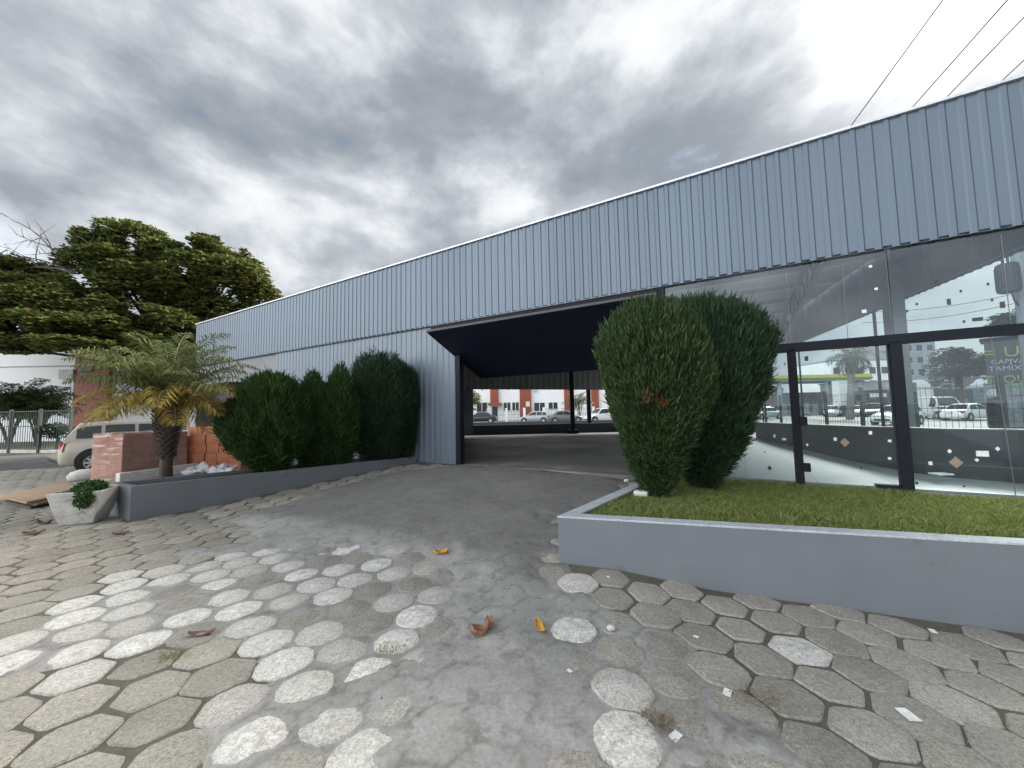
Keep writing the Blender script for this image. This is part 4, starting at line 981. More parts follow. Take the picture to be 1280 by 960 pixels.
# white beam beside it
mb = MB(); q = pc-dB*.10+dA*-.05; mb.box(q+dA*.80+np.array([0, 0, .12]), [1.75, .14, .22], (dA, dB, Z3)); tag(mb.build('concrete_beam', M_block, loc=tuple(q), bevel=.01), 'whitewashed concrete beam lying along the foot of the wrapped pallet', 'beam')
# loose hollow blocks
def hollow_block():
    mb = MB(); W, H, DP = .30, .245, .17; n_ = 9; pr_ = []
    for i in range(n_):       # ridged long side
        x0 = -W/2+W*i/n_; x1 = -W/2+W*(i+1)/n_; pr_ += [(x0+.004, -DP/2), (x1-.004, -DP/2), (x1, -DP/2+.005)]
    pr_ += [(W/2, DP/2), (-W/2, DP/2), (-W/2, -DP/2+.005)]
    n = len(pr_); mb.add([(x, y, .0) for x, y in pr_]+[(x, y, H-.004) for x, y in pr_], [tuple(range(n-1, -1, -1)), tuple(range(n, 2*n))]+[(i, (i+1) % n, n+(i+1) % n, n+i) for i in range(n)])
    return mb
sd_ = unit((at_z(292, 588, 0)-at_z(222, 590, 0))[None])[0]; st0 = at_z(225, 590, 0); sn = np.array([-sd_[1], sd_[0], 0])
hb = hollow_block().build('hollow_block', M_brick, None, loc=(0, 0, 0)); first = True
rows = [(0, 5, 0.02), (1, 5, -.02), (2, 4, .03), (3, 4, .0), (4, 2, .18)]
for (r_, cnt, off) in rows:
    for j in range(cnt):
        for dpt in (0, 1):
            if dpt == 1 and r_ == 4: continue
            o = hb if first else hb.copy()
            if not first: COL.objects.link(o)
            first = False
            q = st0+sd_*(off+.165+.312*j+random.uniform(-.008, .008))+sn*(.1+.19*dpt+random.uniform(-.015, .015)); o.location = (q[0], q[1], .247*r_+.002)
            o.rotation_euler = (0, 0, math.atan2(sd_[1], sd_[0])+random.uniform(-.06, .06))
            tag(o, 'orange hollow clay block in the loose stepped stack beyond the palm', 'brick', 'hollow clay blocks in the loose stack')
# plastic sheets
def sheet(name, p0, du, dv, nu, nv, amp, k, m, label, cat, sag=0):
    vs = []
    for i in range(nu+1):
        for j in range(nv+1):
            u, v = i/nu, j/nv; q = np.array(p0)+np.array(du)*u+np.array(dv)*v
            q = q+np.array([amp*mnoise.noise(Vector((u*k, v*k, 1))), amp*mnoise.noise(Vector((u*k, v*k, 5))), amp*1.3*mnoise.noise(Vector((u*k, v*k, 9)))-sag*math.sin(PI*u)])
            vs.append(q)
    f = [(i*(nv+1)+j, (i+1)*(nv+1)+j, (i+1)*(nv+1)+j+1, i*(nv+1)+j+1) for i in range(nu) for j in range(nv)]
    o = link_mesh(name, vs, f, m, loc=tuple(p0), smooth=True); s_ = o.modifiers.new('t', 'SOLIDIFY'); s_.thickness = .006
    return tag(o, label, cat)
q = at_Y(236, 588, 10.15); sheet('plastic_sheet', [q[0], q[1], .22], [1.2, .1, .02], [.05, -.25, -.16], 22, 8, .12, 5, M_plastic, 'torn white plastic sheet crumpled at the foot of the loose clay blocks', 'plastic sheet')
q = st0+sd_*.82+np.array([0, 0, 1.005]); sheet('plastic_sheet', q-sn*.03, sd_*.50, sn*.34+np.array([0, 0, .03]), 10, 8, .05, 4, M_plastic, 'small white plastic sheet lying on top of the loose clay blocks', 'plastic sheet')
q = st0+sd_*-.05-sn*.02; sheet('plastic_sheet', q+np.array([0, 0, .15]), np.array([-.04, 0, .85]), sd_*-.06-sn*.05, 12, 4, .05, 4, M_plastic, 'white plastic strip hanging upright at the corner of the loose clay blocks', 'plastic sheet')
q = st0+sd_*.1+sn*-.28; mb = MB(); mb.lathe([(.02, 0), (.13, .02), (.15, .2), (.13, .50), (.02, .52)], q+np.array([.1, -.2, .19]), 12, axis=sd_); None if True else tag(mb.build('clay_pipe', M_brick, loc=tuple(q), smooth=True), 'terracotta half round clay piece under the crumpled white plastic', 'clay pipe')
# sack
q = at_z(106, 600, 0); mb = MB()
mb.lathe([(.02, -.30), (.13, -.26), (.19, -.1), (.20, .1), (.14, .25), (.03, .30)], (0, 0, .15), 14, axis=(.8, .6, 0)); so_ = mb.build('cement_sack', M_sack, None, loc=(0, 0, 0), smooth=True)
crumple(so_, .03, 6)
for v in so_.data.vertices: v.co.z = max(.0, v.co.z*.78)
so_.location = tuple(q); tag(so_, 'pale filled paper sack slumped by the wrapped pallet', 'sack')
# boards
q0, q1, q2, q3 = at_z(6, 621, .10), at_z(38, 629, .10), at_z(118, 612, .10), at_z(80, 604, .10)
for k, (dz, sh, lab) in enumerate([(0, .0, 'lowest dark weathered board of the flat pile in the yard'), (.045, .06, 'middle brown board of the flat pile in the yard'), (.09, -.05, 'topmost pale board of the flat pile in the yard')]):
    mb = MB(); P4 = [q+np.array([sh*random.uniform(.5, 1.5), sh*.5*random.uniform(.5, 1.5), 0]) for q in (q0, q1, q2, q3)]
    sag_ = [random.uniform(0, .012) for _ in range(4)]
    mb.hexa([(p[0], p[1], dz+s_) for p, s_ in zip(P4, sag_)]+[(p[0], p[1], dz+.034+s_) for p, s_ in zip(P4, sag_)])
    tag(mb.build('plywood_board', [M_bark, mat('brown_board', (.20, .13, .085), (.14, .10, .07), scale=4, rough=.9), M_wood][k], loc=tuple(q1*[1, 1, 0])), lab, 'board')

# ================================================================== CARS
def make_car(name, label, pos, rz, paint, kind='hatch', group=None, L_=None):
    KD = {  # length, half width, height, belt, roof line (t, z), nose profile
        'hatch': (3.70, .81, 1.43, .92, [(-.95, 0), (-.80, .90), (-.45, 1.0), (-.05, 1.0), (.12, .95), (.50, 0)]),
        'sedan': (4.4, .86, 1.45, .92, [(-.70, 0), (-.44, .88), (-.2, 1.0), (.05, 1.0), (.15, .94), (.48, 0)]),
        'suv': (4.3, .90, 1.66, 1.02, [(-.96, 0), (-.86, .92), (-.5, 1.0), (0, 1.0), (.16, .95), (.48, 0)]),
        'van': (4.9, .95, 2.15, 1.15, [(-.98, 0), (-.96, .95), (-.6, 1.0), (.2, 1.0), (.40, .93), (.74, 0)])}
    Lc, W, H, B, roof = KD[kind]; hl = Lc/2; t = thing(name, label, 'car' if kind != 'van' else 'van', pos, rz, group)
    hood = .86 if kind != 'van' else .97
    ST = [(-1, .34, .60, .66), (-.985, .27, .74, .80), (-.95, .25, B-.05, .92), (-.88, .22, B, .98), (-.45, .20, B+.02, 1), (.1, .20, B, 1), (.48, .20, B-.03, .99), (.70, .20, hood-.04, .97), (.86, .22, hood-.13, .92), (.95, .25, hood-.24, .84), (.985, .28, hood-.32, .76), (1, .33, .48, .66)]
    mb = MB(); vs = []; fs = []
    for (tt, zb, zt, wf) in ST:
        w_ = W*wf; x = tt*hl; zm = zb+(zt-zb)*.55
        half = [(w_*.80, zb), (w_*.97, zb+.10), (w_, zm), (w_*.985, zt-.10), (w_*.93, zt-.02), (w_*.70, zt+.012)]
        vs += [(x, -y, z) for y, z in half]+[(x, y, z) for y, z in reversed(half)]
    m_ = 12
    for i in range(len(ST)-1):
        fs += [(i*m_+j, i*m_+(j+1) % m_, (i+1)*m_+(j+1) % m_, (i+1)*m_+j) for j in range(m_)]
    fs += [tuple(range(m_))[::-1], tuple(range((len(ST)-1)*m_, len(ST)*m_))]
    fs = [f[::-1] for f in fs]; mb.add(vs, fs)
    body = mb.build('body', paint, t, world=False, smooth=True)
    # cabin
    wb, wr = W*.93, W*.70; Bv = [(a*hl, z*(H-B)+B) for a, z in roof]; n = len(Bv); mb = MB(); vs = []
    for (x, z) in Bv:
        k = (z-B)/(H-B); w_ = wb+(wr-wb)*k; vs += [(x, -wb, B-.03), (x, -w_, z-.03*k), (x, -w_*.82, z+.012*k), (x, w_*.82, z+.012*k), (x, w_, z-.03*k), (x, wb, B-.03)]
    fs = [(i*6+j, (i+1)*6+j, (i+1)*6+j+1, i*6+j+1) for i in range(n-1) for j in range(5)]; mb.add(vs, fs)
    mb.build('roof', paint, t, world=False, smooth=False, bevel=.02)
    def side_pt(x, z, sg, off=.006):
        k = (z-B)/(H-B); return np.array([x, sg*(wb+(wr-wb)*k+off), z])
    def roofz(x): return np.interp(x, [p[0] for p in Bv], [p[1] for p in Bv])
    x0, x1 = Bv[1][0], Bv[-2][0]
    if kind == 'van': cuts = [(x1-.75, x1+.35)]
    elif kind == 'sedan': cuts = [(x0-.18, (x0+x1)/2-.05), ((x0+x1)/2+.05, x1+.40)]
    else: cuts = [(x0-.04, x0+.42), (x0+.50, (x0+x1)/2+.25), ((x0+x1)/2+.33, x1+.42)]
    for sg in (-1, 1):
        for (a, c_) in cuts:
            xs_ = np.linspace(a, c_, 6); top = []; bot = []
            for x in xs_:
                zt = roofz(x)-.10; zb_ = B+.05
                if zt > zb_+.02: top.append(side_pt(x, zt, sg)); bot.append(side_pt(x, zb_, sg))
            if len(top) < 2: continue
            poly = bot+top[::-1]; m2 = MB(); ins = [q-np.array([0, sg*.012, 0]) for q in poly]; k = len(poly)
            m2.add(poly+ins, [tuple(range(k)) if sg < 0 else tuple(range(k))[::-1]]+[(i, (i+1) % k, k+(i+1) % k, k+i) for i in range(k)])
            m2.build('side_window', M_cglass, t, world=False)
    for (i0, i1, nm) in ((0, 1, 'rear_window'), (n-1, n-2, 'windscreen')):
        if kind == 'van' and i0 == 0: continue
        a, c_ = np.array(Bv[i0]), np.array(Bv[i1]); sgx = -1 if i0 == 0 else 1
        pa, pb = a+(c_-a)*.14, a+(c_-a)*.92; ka, kb = (pa[1]-B)/(H-B), (pb[1]-B)/(H-B)
        wa, wb2 = (wb+(wr-wb)*ka)*.88, (wb+(wr-wb)*kb)*.84; d_ = (c_-a)/np.linalg.norm(c_-a); nx_, nz_ = (d_[1]*sgx, abs(d_[0])); o1 = np.array([nx_*.012, 0, nz_*.012]); 
        q = [np.array([pa[0], -wa, pa[1]]), np.array([pa[0], wa, pa[1]]), np.array([pb[0], wb2, pb[1]]), np.array([pb[0], -wb2, pb[1]])]
        m2 = MB(); m2.hexa([p_-o1*.5 for p_ in q]+[p_+o1 for p_ in q]); m2.build(nm, M_cglass, t, world=False)
    wr_ = .30 if kind in ('hatch', 'sedan') else .34
    for sx in (-.63, .66):
        for sg in (-1, 1):
            c_ = np.array([sx*hl, sg*(W-.19), wr_]); ax = np.array([0, sg, 0.])
            m2 = MB(); m2.lathe([(.02, 0), (wr_+.07, 0), (wr_+.07, .186), (.02, .187)], c_+np.array([0, 0, .03]), 24, axis=ax); m2.build('wheel_arch', M_black, t, world=False)
            m2 = MB(); m2.lathe([(wr_*.6, .0), (wr_*.97, 0), (wr_, .03), (wr_, .17), (wr_*.96, .205), (wr_*.66, .212), (wr_*.62, .17)], c_, 26, axis=ax); wl = m2.build('wheel', M_tyre, t, world=False, smooth=False)
            m2 = MB(); m2.lathe([(.03, .19), (.055, .203), (.045, .206), (.01, .208)], c_, 10, axis=ax)
            for k in range(8):
                a = k*PI/4; d_ = np.array([math.cos(a), 0, math.sin(a)]); m2.bar(c_+ax*.200+d_*.03, c_+ax*.200+d_*wr_*.62, .055, .012, upv=(0, 1, 0))
            m2.lathe([(wr_*.58, .190), (wr_*.66, .190), (wr_*.66, .216), (wr_*.60, .212)], c_, 24, axis=ax, cap=False)
            m2.build('rim', M_rim_s, wl, world=False)
    for sg in (-1, 1):
        m2 = MB(); m2.hexa([np.array([x, sg*y, z]) for x, y, z in ((-.955*hl, W*.955, B-.30), (-.955*hl, W*.66, B-.30), (-1.0*hl+.02, W*.60, B-.28), (-.995*hl+.02, W*.82, B-.28), (-.93*hl, W*.975, B-.05), (-.93*hl, W*.70, B-.05), (-.975*hl, W*.66, B-.05), (-.965*hl, W*.88, B-.05))]); m2.build('tail_light', M_tail, t, world=False)
        m2 = MB(); m2.hexa([np.array([x, sg*y, z]) for x, y, z in ((.90*hl, W*.90, hood-.30), (.985*hl, W*.50, hood-.32), (.995*hl, W*.50, hood-.30), (.92*hl, W*.93, hood-.29), (.86*hl, W*.90, hood-.16), (.94*hl, W*.50, hood-.19), (.955*hl, W*.5, hood-.20), (.885*hl, W*.93, hood-.165))]); m2.build('headlight', M_lamp, t, world=False)
        m2 = MB(); m2.box([(x1+.32), sg*(W+.09), B+.07], [.10, .17, .12]); m2.build('mirror', M_black, t, world=False, bevel=.02)
        m2 = MB(); m2.box([-.02*hl, sg*(W+.004), B-.10], [.16, .03, .028]); m2.build('door_handle', paint, t, world=False)
    m2 = MB(); m2.box([-hl-.005, 0, .66], [.02, .42, .13]); m2.build('number_plate', M_plate, t, world=False)
    m2 = MB(); m2.box([hl-.02, 0, .40], [.05, W*1.1, .14]); m2.build('grille', M_black, t, world=False)
    return t
def paint(nm, c, rough=.28): return mat(nm, c, tuple(x*.93 for x in c), scale=.5, fine=0, rough=rough, metal=.15, spec=.6)
P_gold = paint('champagne_paint', (.50, .46, .37)); P_white = paint('white_paint', (.75, .76, .76)); P_silver = paint('silver_paint', (.42, .44, .45)); P_dark = paint('graphite_paint', (.035, .038, .042)); P_grey = paint('grey_paint', (.16, .17, .18)); P_red = paint('maroon_paint', (.10, .02, .02))
q = at_z(113, 592, 0); hd = math.radians(45)
fwd = np.array([math.cos(hd), math.sin(hd), 0]); lat = np.array([-fwd[1], fwd[0], 0])
q = q+fwd*(.63*3.85/2)+lat*.84
make_car('parked_car', 'champagne hatchback parked behind the wrapped brick pallet', q, hd, P_gold, 'hatch')

def spot(px, py): return at_z(px, py, 0)
# cars of the street and forecourt seen through the glass, and of the yard behind
for (px, py, hdg, pt_, kd, lab) in [
    (1122, 531, 200, P_white, 'hatch', 'white hatchback on the street, nearest car seen through the glass'),
    (1212, 525.5, 12, P_white, 'sedan', 'white saloon parked in front of the white van across the street'),
    (1176, 523.5, 245, P_white, 'van', 'tall white van parked across the street'),
    (1149, 522, 235, P_silver, 'suv', 'silver estate parked beside the tall white van'),
    (1092, 521, 225, P_dark, 'suv', 'dark grey car at the end of the forecourt row nearest the street palm'),
    (1072, 521, 225, P_silver, 'hatch', 'silver hatchback between two dark cars on the forecourt'),
    (1059, 520.5, 225, P_dark, 'hatch', 'black hatchback between the white and silver cars on the forecourt'),
    (1042, 520.5, 225, P_white, 'sedan', 'white saloon parked beside the white forecourt cabinet'),
    (955, 524, 200, P_silver, 'sedan', 'silver saloon far down the street beside the round cypress')]:
    make_car('parked_car', lab, spot(px, py), math.radians(hdg), pt_, kd)
for (px, py, hdg, pt_, kd, lab) in [
    (668, 528.5, 172, P_silver, 'hatch', 'silver hatchback parked before the red pilaster behind the white fence posts'),
    (706, 528, 5, P_grey, 'sedan', 'grey saloon parked beyond the rear fence by the open hall column'),
    (601, 528.5, 178, P_dark, 'sedan', 'dark saloon parked by the yellow shrub beyond the rear fence'),
    (752, 528, 200, P_white, 'suv', 'white car beyond the rear fence beside the clipped cypress')]:
    make_car('parked_car', lab, spot(px, py), math.radians(hdg), pt_, kd)

# ================================================================== REAR YARD BUILDINGS
def wall_y(mb, px0, px1, Y, z0, z1, t=.3, dy=0):
    a, b_ = at_Y(px0, 514, Y), at_Y(px1, 514, Y); mb.box([(a[0]+b_[0])/2, Y+t/2-dy, (z0+z1)/2], [b_[0]-a[0], t, z1-z0])
    return a[0], b_[0]
YB = 62.0
c0 = at_Y(680, 514, YB)
t = thing('housing_block', 'white housing block with red pilasters seen through the open hall', 'building', (c0[0], YB, 0))
mb = MB(); wall_y(mb, 540, 815, YB+.4, -.2, 9, 8); mb.build('wall', M_white, t)
for (p0, p1, z0) in ((613, 623, 2.9), (650, 664, 0), (706, 716, 0), (740, 749, 0)):
    mb = MB(); wall_y(mb, p0, p1, YB, z0, 8.95, .42); mb.build('pilaster', M_red, t)
for (p0, p1, y0, y1) in ((596, 609, 502.5, 514), (630, 638, 503, 513), (640.5, 648.5, 503, 513), (668, 681, 504, 515), (686, 697, 504, 512)):
    zA, zB_ = at_Y(640, y1, YB)[2], at_Y(640, y0, YB)[2]
    mb = MB(); a, b_ = wall_y(mb, p0, p1, YB+.36, zA, zB_, .1); wn_ = mb.build('window', M_window, t)
    mb = MB(); mb.box([(a+b_)/2, YB+.33, (zA+zB_)/2], [.08, .08, zB_-zA]); mb.box([(a+b_)/2, YB+.31, zA-.05], [b_-a+.2, .2, .08]); mb.build('frame', M_white, wn_)
mb = MB(); wall_y(mb, 615, 622, YB+.36, 0, 2.3, .1); mb.build('door', M_window, t)
mb = MB(); wall_y(mb, 610, 627, YB-.9, 2.5, 2.9, 1.2); mb.build('porch_roof', M_red, t)
mb = MB(); wall_y(mb, 657.5, 662.5, YB-.05, 2.2, 3.0, .04); mb.build('wall_sign', M_scrapw, t)
mb = MB(); wall_y(mb, 667, 671, YB+.0, 4.6, 5.4, .4); mb.build('air_conditioner', M_block, t)
fp0, fp1 = at_Y(572, 527, 55), at_Y(792, 527, 55)
rf = thing('rear_fence', 'white posted mesh fence across the yard behind the open hall', 'fence', (fp0[0], 55, 0))
for px in (583, 610, 633, 655.5, 680, 700, 720, 742, 765): a = at_Y(px, 520, 55); mb = MB(); mb.box([a[0], 55, .95], [.34, .3, 1.9]); mb.box([a[0], 55, 1.93], [.40, .36, .06]); mb.build('post', M_white, rf)
mb = MB()
for z in (.15, 1.0, 1.75): mb.bar([fp0[0], 55, z], [fp1[0], 55, z], .035)
for x in np.arange(fp0[0], fp1[0], .22): mb.bar([x, 55.03, .1], [x, 55.03, 1.75], .022)
mb.build('mesh_panel', M_fencegrn, rf)
mb = MB(); mb.box([4, 40, .19], [34, .35, .42]); tag(mb.build('kerb_wall', M_barrier, loc=(4, 40, 0)), 'low dark kerb wall crossing the yard behind the open hall', 'low wall')
mb = MB(); mb.box([4, 31, -.002], [50, 17, .02]); tag(mb.build('rear_path', M_pale), kind='structure')
mb = MB(); mb.box([4, 50, -.002], [60, 18, .02]); tag(mb.build('rear_street', M_road), kind='structure')
def shrub(name, label, C, R, n, size, m, trunk_h=0, cat='shrub', group=None):
    t = thing(name, label, cat, (C[0], C[1], 0), 0, group)
    v, f = rosettes(np.array(C), np.array(R), n, size, 5, .8); link_mesh('foliage', v, f, m, t)
    mb = MB(); mb.tube([(C[0], C[1], -.1), (C[0]+.1, C[1], C[2]*.6), (C[0], C[1], C[2])], [.12*R[0], .09*R[0], .04*R[0]], 7)
    for k in range(5):
        a = k*1.3; mb.tube([(C[0], C[1], C[2]*.65), (C[0]+R[0]*.6*math.cos(a), C[1]+R[1]*.6*math.sin(a), C[2]+R[2]*.4)], [.06*R[0], .02*R[0]], 5)
    mb.build('trunk', M_bark, t)
    return t
a = at_Y(588, 501, 54); shrub('yellow_shrub', 'yellow green shrub behind the rear fence beside the gate post', (a[0], 54, a[2]), (1.5, 1.2, 1.5), 700, .28, M_yshrub)
def areca(name, label, base, stems, hgt, fl, m, seed, group=None, nf=11, ll=.42):
    global RS
    RS = np.random.RandomState(seed); t = thing(name, label, 'palm', base, 0, group); mb = MB(); V = []
    for k in range(stems):
        a = k*2.4+seed; ln = .28*hgt*(.3+RS.rand()); tp = np.array(base)+np.array([math.cos(a)*ln, math.sin(a)*ln, hgt*(.75+.3*RS.rand())])
        mid = (np.array(base)*.5+tp*.5)-np.array([math.cos(a)*ln*.15, math.sin(a)*ln*.15, 0])
        mb.tube([np.array(base)-[0, 0, .1], mid, tp], [.055, .05, .045], 6); V.append(tp)
    mb.build('trunk', M_deadbark, t)
    for tp in V: palm_crown(tp, nf, fl, (1.3, .1), ll, .030, t, m, droop=.5, nleaf=26, arch=1.5)
    return t
a = spot(727, 527); areca('areca_palm', 'bushy palm beyond the rear fence near the hall column', (a[0], a[1]+1, 0), 4, 2.5, 2.2, M_palmd, 3, nf=8, ll=.5)

# ================================================================== FAR LEFT: APARTMENTS, FENCE, PALMS, ALMOND TREE
YL = 27.0; cL = at_Y(60, 520, YL)
t = thing('apartment_building', 'white apartment building with a broad red brick column beyond the parked hatchback', 'building', (cL[0], YL, 0))
mb = MB(); wall_y(mb, -330, 262, YL+.3, -.2, 7.6, 9); mb.build('wall', M_white, t)
mb = MB(); a, b_ = wall_y(mb, 90, 133, YL, -.2, 7.7, .5); col_ = mb.build('brick_column', M_red, t)
mb = MB(); wall_y(mb, -330, 262, YL+.2, 7.6, 7.8, 9); mb.build('roof', M_greyb, t)
for (p0, p1, y0, y1, m_) in ((70, 88, 462, 474, M_block), (95, 111, 457, 464, M_greyb), (165, 172, 452, 460, M_block)):
    zA, zB_ = at_Y((p0+p1)/2, y1, YL)[2], at_Y((p0+p1)/2, y0, YL)[2]; mb = MB(); wall_y(mb, p0, p1, YL-.1, zA, zB_, .5); mb.build('air_conditioner', m_, t)
for (p0, p1, y0, y1) in ((150, 185, 462, 490), (200, 235, 462, 490)):
    zA, zB_ = at_Y((p0+p1)/2, y1, YL)[2], at_Y((p0+p1)/2, y0, YL)[2]; mb = MB(); a, b_ = wall_y(mb, p0, p1, YL+.25, zA, zB_, .1); wn_ = mb.build('window', mat('pale_window', (.34, .40, .46), (.28, .33, .38), rough=.15, scale=.5, fine=0), t)
    mb = MB(); mb.box([(a+b_)/2, YL+.22, (zA+zB_)/2], [.05, .06, zB_-zA]); mb.box([(a+b_)/2, YL+.2, zA], [b_-a+.1, .16, .06]); mb.build('frame', M_block, wn_)
mb = MB()
for z_ in (2.9, 5.3):
    for (p0, p1) in ((-330, 89),): wall_y(mb, p0, p1, YL+.26, z_, z_+.05, .1)
mb.build('facade_joint', M_greyb, t)
fa, fb = at_z(-60, 566, 0), at_z(86, 566, 0)
bf = thing('bar_fence', 'dark vertical bar fence in front of the white apartments', 'fence', fa)
fd = fb-fa; fl = np.linalg.norm(fd[:2]); fd = fd/fl; HF = 1.95
for k in range(5): a = fa+fd*fl*k/4; mb = MB(); mb.box([a[0], a[1], HF/2+.02], [.09, .09, HF+.08]); mb.build('post', M_fencegrn, bf)
mb = MB(); n_ = int(fl/.14)
for k in range(n_): a = fa+fd*fl*(k+.5)/n_; mb.bar([a[0], a[1], .14], [a[0], a[1], HF], .02)
for z in (.16, HF*.62, HF-.05): mb.bar([fa[0], fa[1], z], [fb[0], fb[1], z], .035)
mb.build('bar_panel', M_fencegrn, bf)
mb = MB(); mb.wallbox(fa, fb, -.1, .12, .15); mb.build('fence_base', M_conc, bf)
a = at_Y(12, 545, 22); areca('areca_palm', 'slender palm clump behind the bar fence at the edge of the photo', (a[0], a[1], 0), 7, 2.4, 1.9, M_palmd, 4)
a = at_Y(46, 545, 22.5); areca('areca_palm', 'slender palm clump behind the bar fence nearer the red column', (a[0], a[1], 0), 8, 2.3, 1.9, M_palmd, 6)
a = at_Y(71, 539, 18); shrub('round_shrub', 'dark rounded shrub beside the bar fence and the hatchback', (a[0], 18, a[2]), (.62, .6, .40), 420, .11, M_bush2)
mb = MB(); q = [at_z(-120, 596, 0), at_z(-120, 576, 0), at_z(70, 573, 0), at_z(84, 584, 0)]; vs = [(p[0], p[1], .004) for p in q]; cq = sum(q)/4
mb.add([(p[0], p[1], -.02) for p in q]+[tuple(p*.80+cq*.20+np.array([0, 0, .16])) for p in q], [(0, 1, 5, 4), (1, 2, 6, 5), (2, 3, 7, 6), (3, 0, 4, 7), (4, 5, 6, 7)]); tag(mb.build('ramp_pavement', M_asph), kind='structure')

# great almond tree: flat layers of leaf rosettes on wide limbs
RS = np.random.RandomState(33)
tb = at_z(228, 549, 0); tb = at_Y(228, 545, 25.0); tb[2] = 0
t = thing('almond_tree', 'wide spreading almond tree with layered yellow green crown rising behind the building end', 'tree', tb)
clumps = [(157, 306, 56, 20, 25.5), (205, 318, 34, 13, 25.5), (130, 300, 30, 10, 25), (262, 305, 22, 8, 26), (285, 318, 26, 7, 26.5), (312, 331, 16, 4, 27), (282, 346, 52, 17, 26), (322, 369, 27, 12, 27), (240, 335, 40, 14, 25.5), (178, 345, 80, 11, 24.5), (119, 366, 92, 17, 24), (60, 382, 64, 20, 22.5), (26, 338, 42, 11, 24),
          (60, 409, 80, 13, 21), (175, 404, 66, 17, 23), (237, 380, 58, 16, 26), (285, 385, 40, 14, 26.5), (248, 402, 28, 10, 26.5), (12, 428, 50, 10, 20.5), (92, 431, 52, 6, 20.5), (176, 424, 60, 10, 23), (-60, 365, 60, 22, 22), (-100, 400, 60, 24, 21.5), (-70, 430, 50, 10, 21), (-60, 335, 40, 12, 24), (-130, 440, 50, 14, 21), (20, 360, 60, 12, 23), (345, 377, 10, 5, 27.5), (140, 330, 60, 14, 24.5), (95, 390, 80, 18, 22.5), (225, 358, 60, 12, 25), (215, 412, 40, 12, 24), (130, 412, 60, 14, 22), (40, 396, 60, 16, 22)]
V = []; Fc = []; off = 0; cent = []
for (px, py, rx, ry, Y) in clumps:
    c_ = at_Y(px, py, Y); k = Y/480*1.02; R = np.array([rx*k, min(rx*k, 2.4)*.9, ry*k*1.4]); cent.append((c_, R))
    n = int(140+rx*ry*1.8); v, f = rosettes(c_, R, n, .28, 6, .7); V.append(v); Fc.append(f+off); off += len(v)
link_mesh('crown', np.concatenate(V), np.concatenate(Fc), M_tree, t)
mb = MB(); fork = tb+np.array([-.3, 0, 4.3]); mb.tube([tb-[0, 0, .2], tb+np.array([-.05, 0, 1.4]), fork], [.48, .38, .36], 10)
for (c_, R), cl_ in zip(cent, clumps):
    if cl_[0] < -30 and cl_[1] > 395: continue
    mid = fork*.5+c_*.5+np.array([0, 0, -.05]); end = c_+np.array([0, 0, -R[2]*.4])
    mb.tube([fork, fork*.75+mid*.25+np.array([0, 0, .1]), mid, end], [.20, .16, .10, .04], 7)
    for k in range(5):
        a = k*1.3+R[0]; mb.tube([mid*.4+end*.6, c_+np.array([math.cos(a)*R[0]*.7, math.sin(a)*R[1]*.7, -R[2]*.2+.2*random.random()])], [.05, .012], 5)
mb.build('trunk', M_bark, t)
# bare limbs sticking out of its left side
mb = MB()
def limb(p, d, ln, r, dep):
    pts = [np.array(p)]; q = np.array(p, float); d = np.array(d, float)
    for j in range(5):
        d = unit((d+.16*RS.normal(size=3)*np.array([1, .6, 1]))[None])[0]; q = q+d*ln/5; pts.append(q.copy())
        if dep and j > 0 and RS.rand() < .75: limb(q, d*.8+.55*RS.normal(size=3)*np.array([1, .5, .8])+np.array([0, 0, .05]), ln*.45, r*.55, dep-1)
    mb.tube(pts, [r*(1-.14*j) for j in range(6)], 6)
b0 = at_Y(92, 342, 23.5)
for (px, py, ln) in ((0, 262, 5.2), (-10, 302, 5.2), (20, 290, 4.4), (58, 288, 3.0), (118, 300, 2.6), (-20, 325, 5)):
    q = at_Y(px, py, 23); limb(b0, unit((q-b0)[None])[0], ln, .060, 2)
mb.build('bare_branches', M_deadbark, t)

# ================================================================== STREET BEYOND THE SHOWROOM
S0 = PC-UN*2.0
mb = MB(); P4 = [PC-U*40-UN*3.2, PC+U*140-UN*3.2, PC+U*140-UN*13.5, PC-U*40-UN*13.5]; mb.prism([p[:2] for p in P4][::-1], -.03, .004); tag(mb.build('road', M_road), kind='structure')
mb = MB(); P4 = [PC-U*40-UN*.4, PC+U*140-UN*.4, PC+U*140-UN*3.2, PC-U*40-UN*3.2]; mb.prism([p[:2] for p in P4][::-1], -.05, .13); tag(mb.build('sidewalk', M_pale), kind='structure')
mb = MB(); P4 = [PC-U*40-UN*13.5, PC+U*140-UN*13.5, PC+U*140-UN*70, PC-U*40-UN*70]; mb.prism([p[:2] for p in P4][::-1], -.05, .010); tag(mb.build('forecourt', M_pale), kind='structure')
mb = MB()
for k in range(-4, 24): p = PC+U*k*6-UN*8.35; mb.bar([p[0], p[1], .006], [p[0]+U[0]*3, p[1]+U[1]*3, .006], .12, .004)
tag(mb.build('road_markings', mat('road_paint', (.75, .75, .72), rough=.8)), kind='structure')
sf = thing('street_fence', 'dark green mesh fence with posts along the street side of the showroom', 'fence', PC-UN*.45)
for k in np.arange(.3, 26, 2.1): p = PC+U*k-UN*.45; mb = MB(); mb.box([p[0], p[1], .98], [.07, .07, 1.95]); mb.build('post', M_fencegrn, sf)
mb = MB(); p, q = PC+U*.3-UN*.45, PC+U*25.5-UN*.45
for z in np.arange(.4, 1.85, .2): mb.bar([p[0], p[1], z], [q[0], q[1], z], .008)
for k in np.arange(.3, 25.5, .16): a = PC+U*k-UN*.45; mb.bar([a[0], a[1], .15], [a[0], a[1], 1.85], .006)
mb.build('mesh_panel', M_fencegrn, sf)
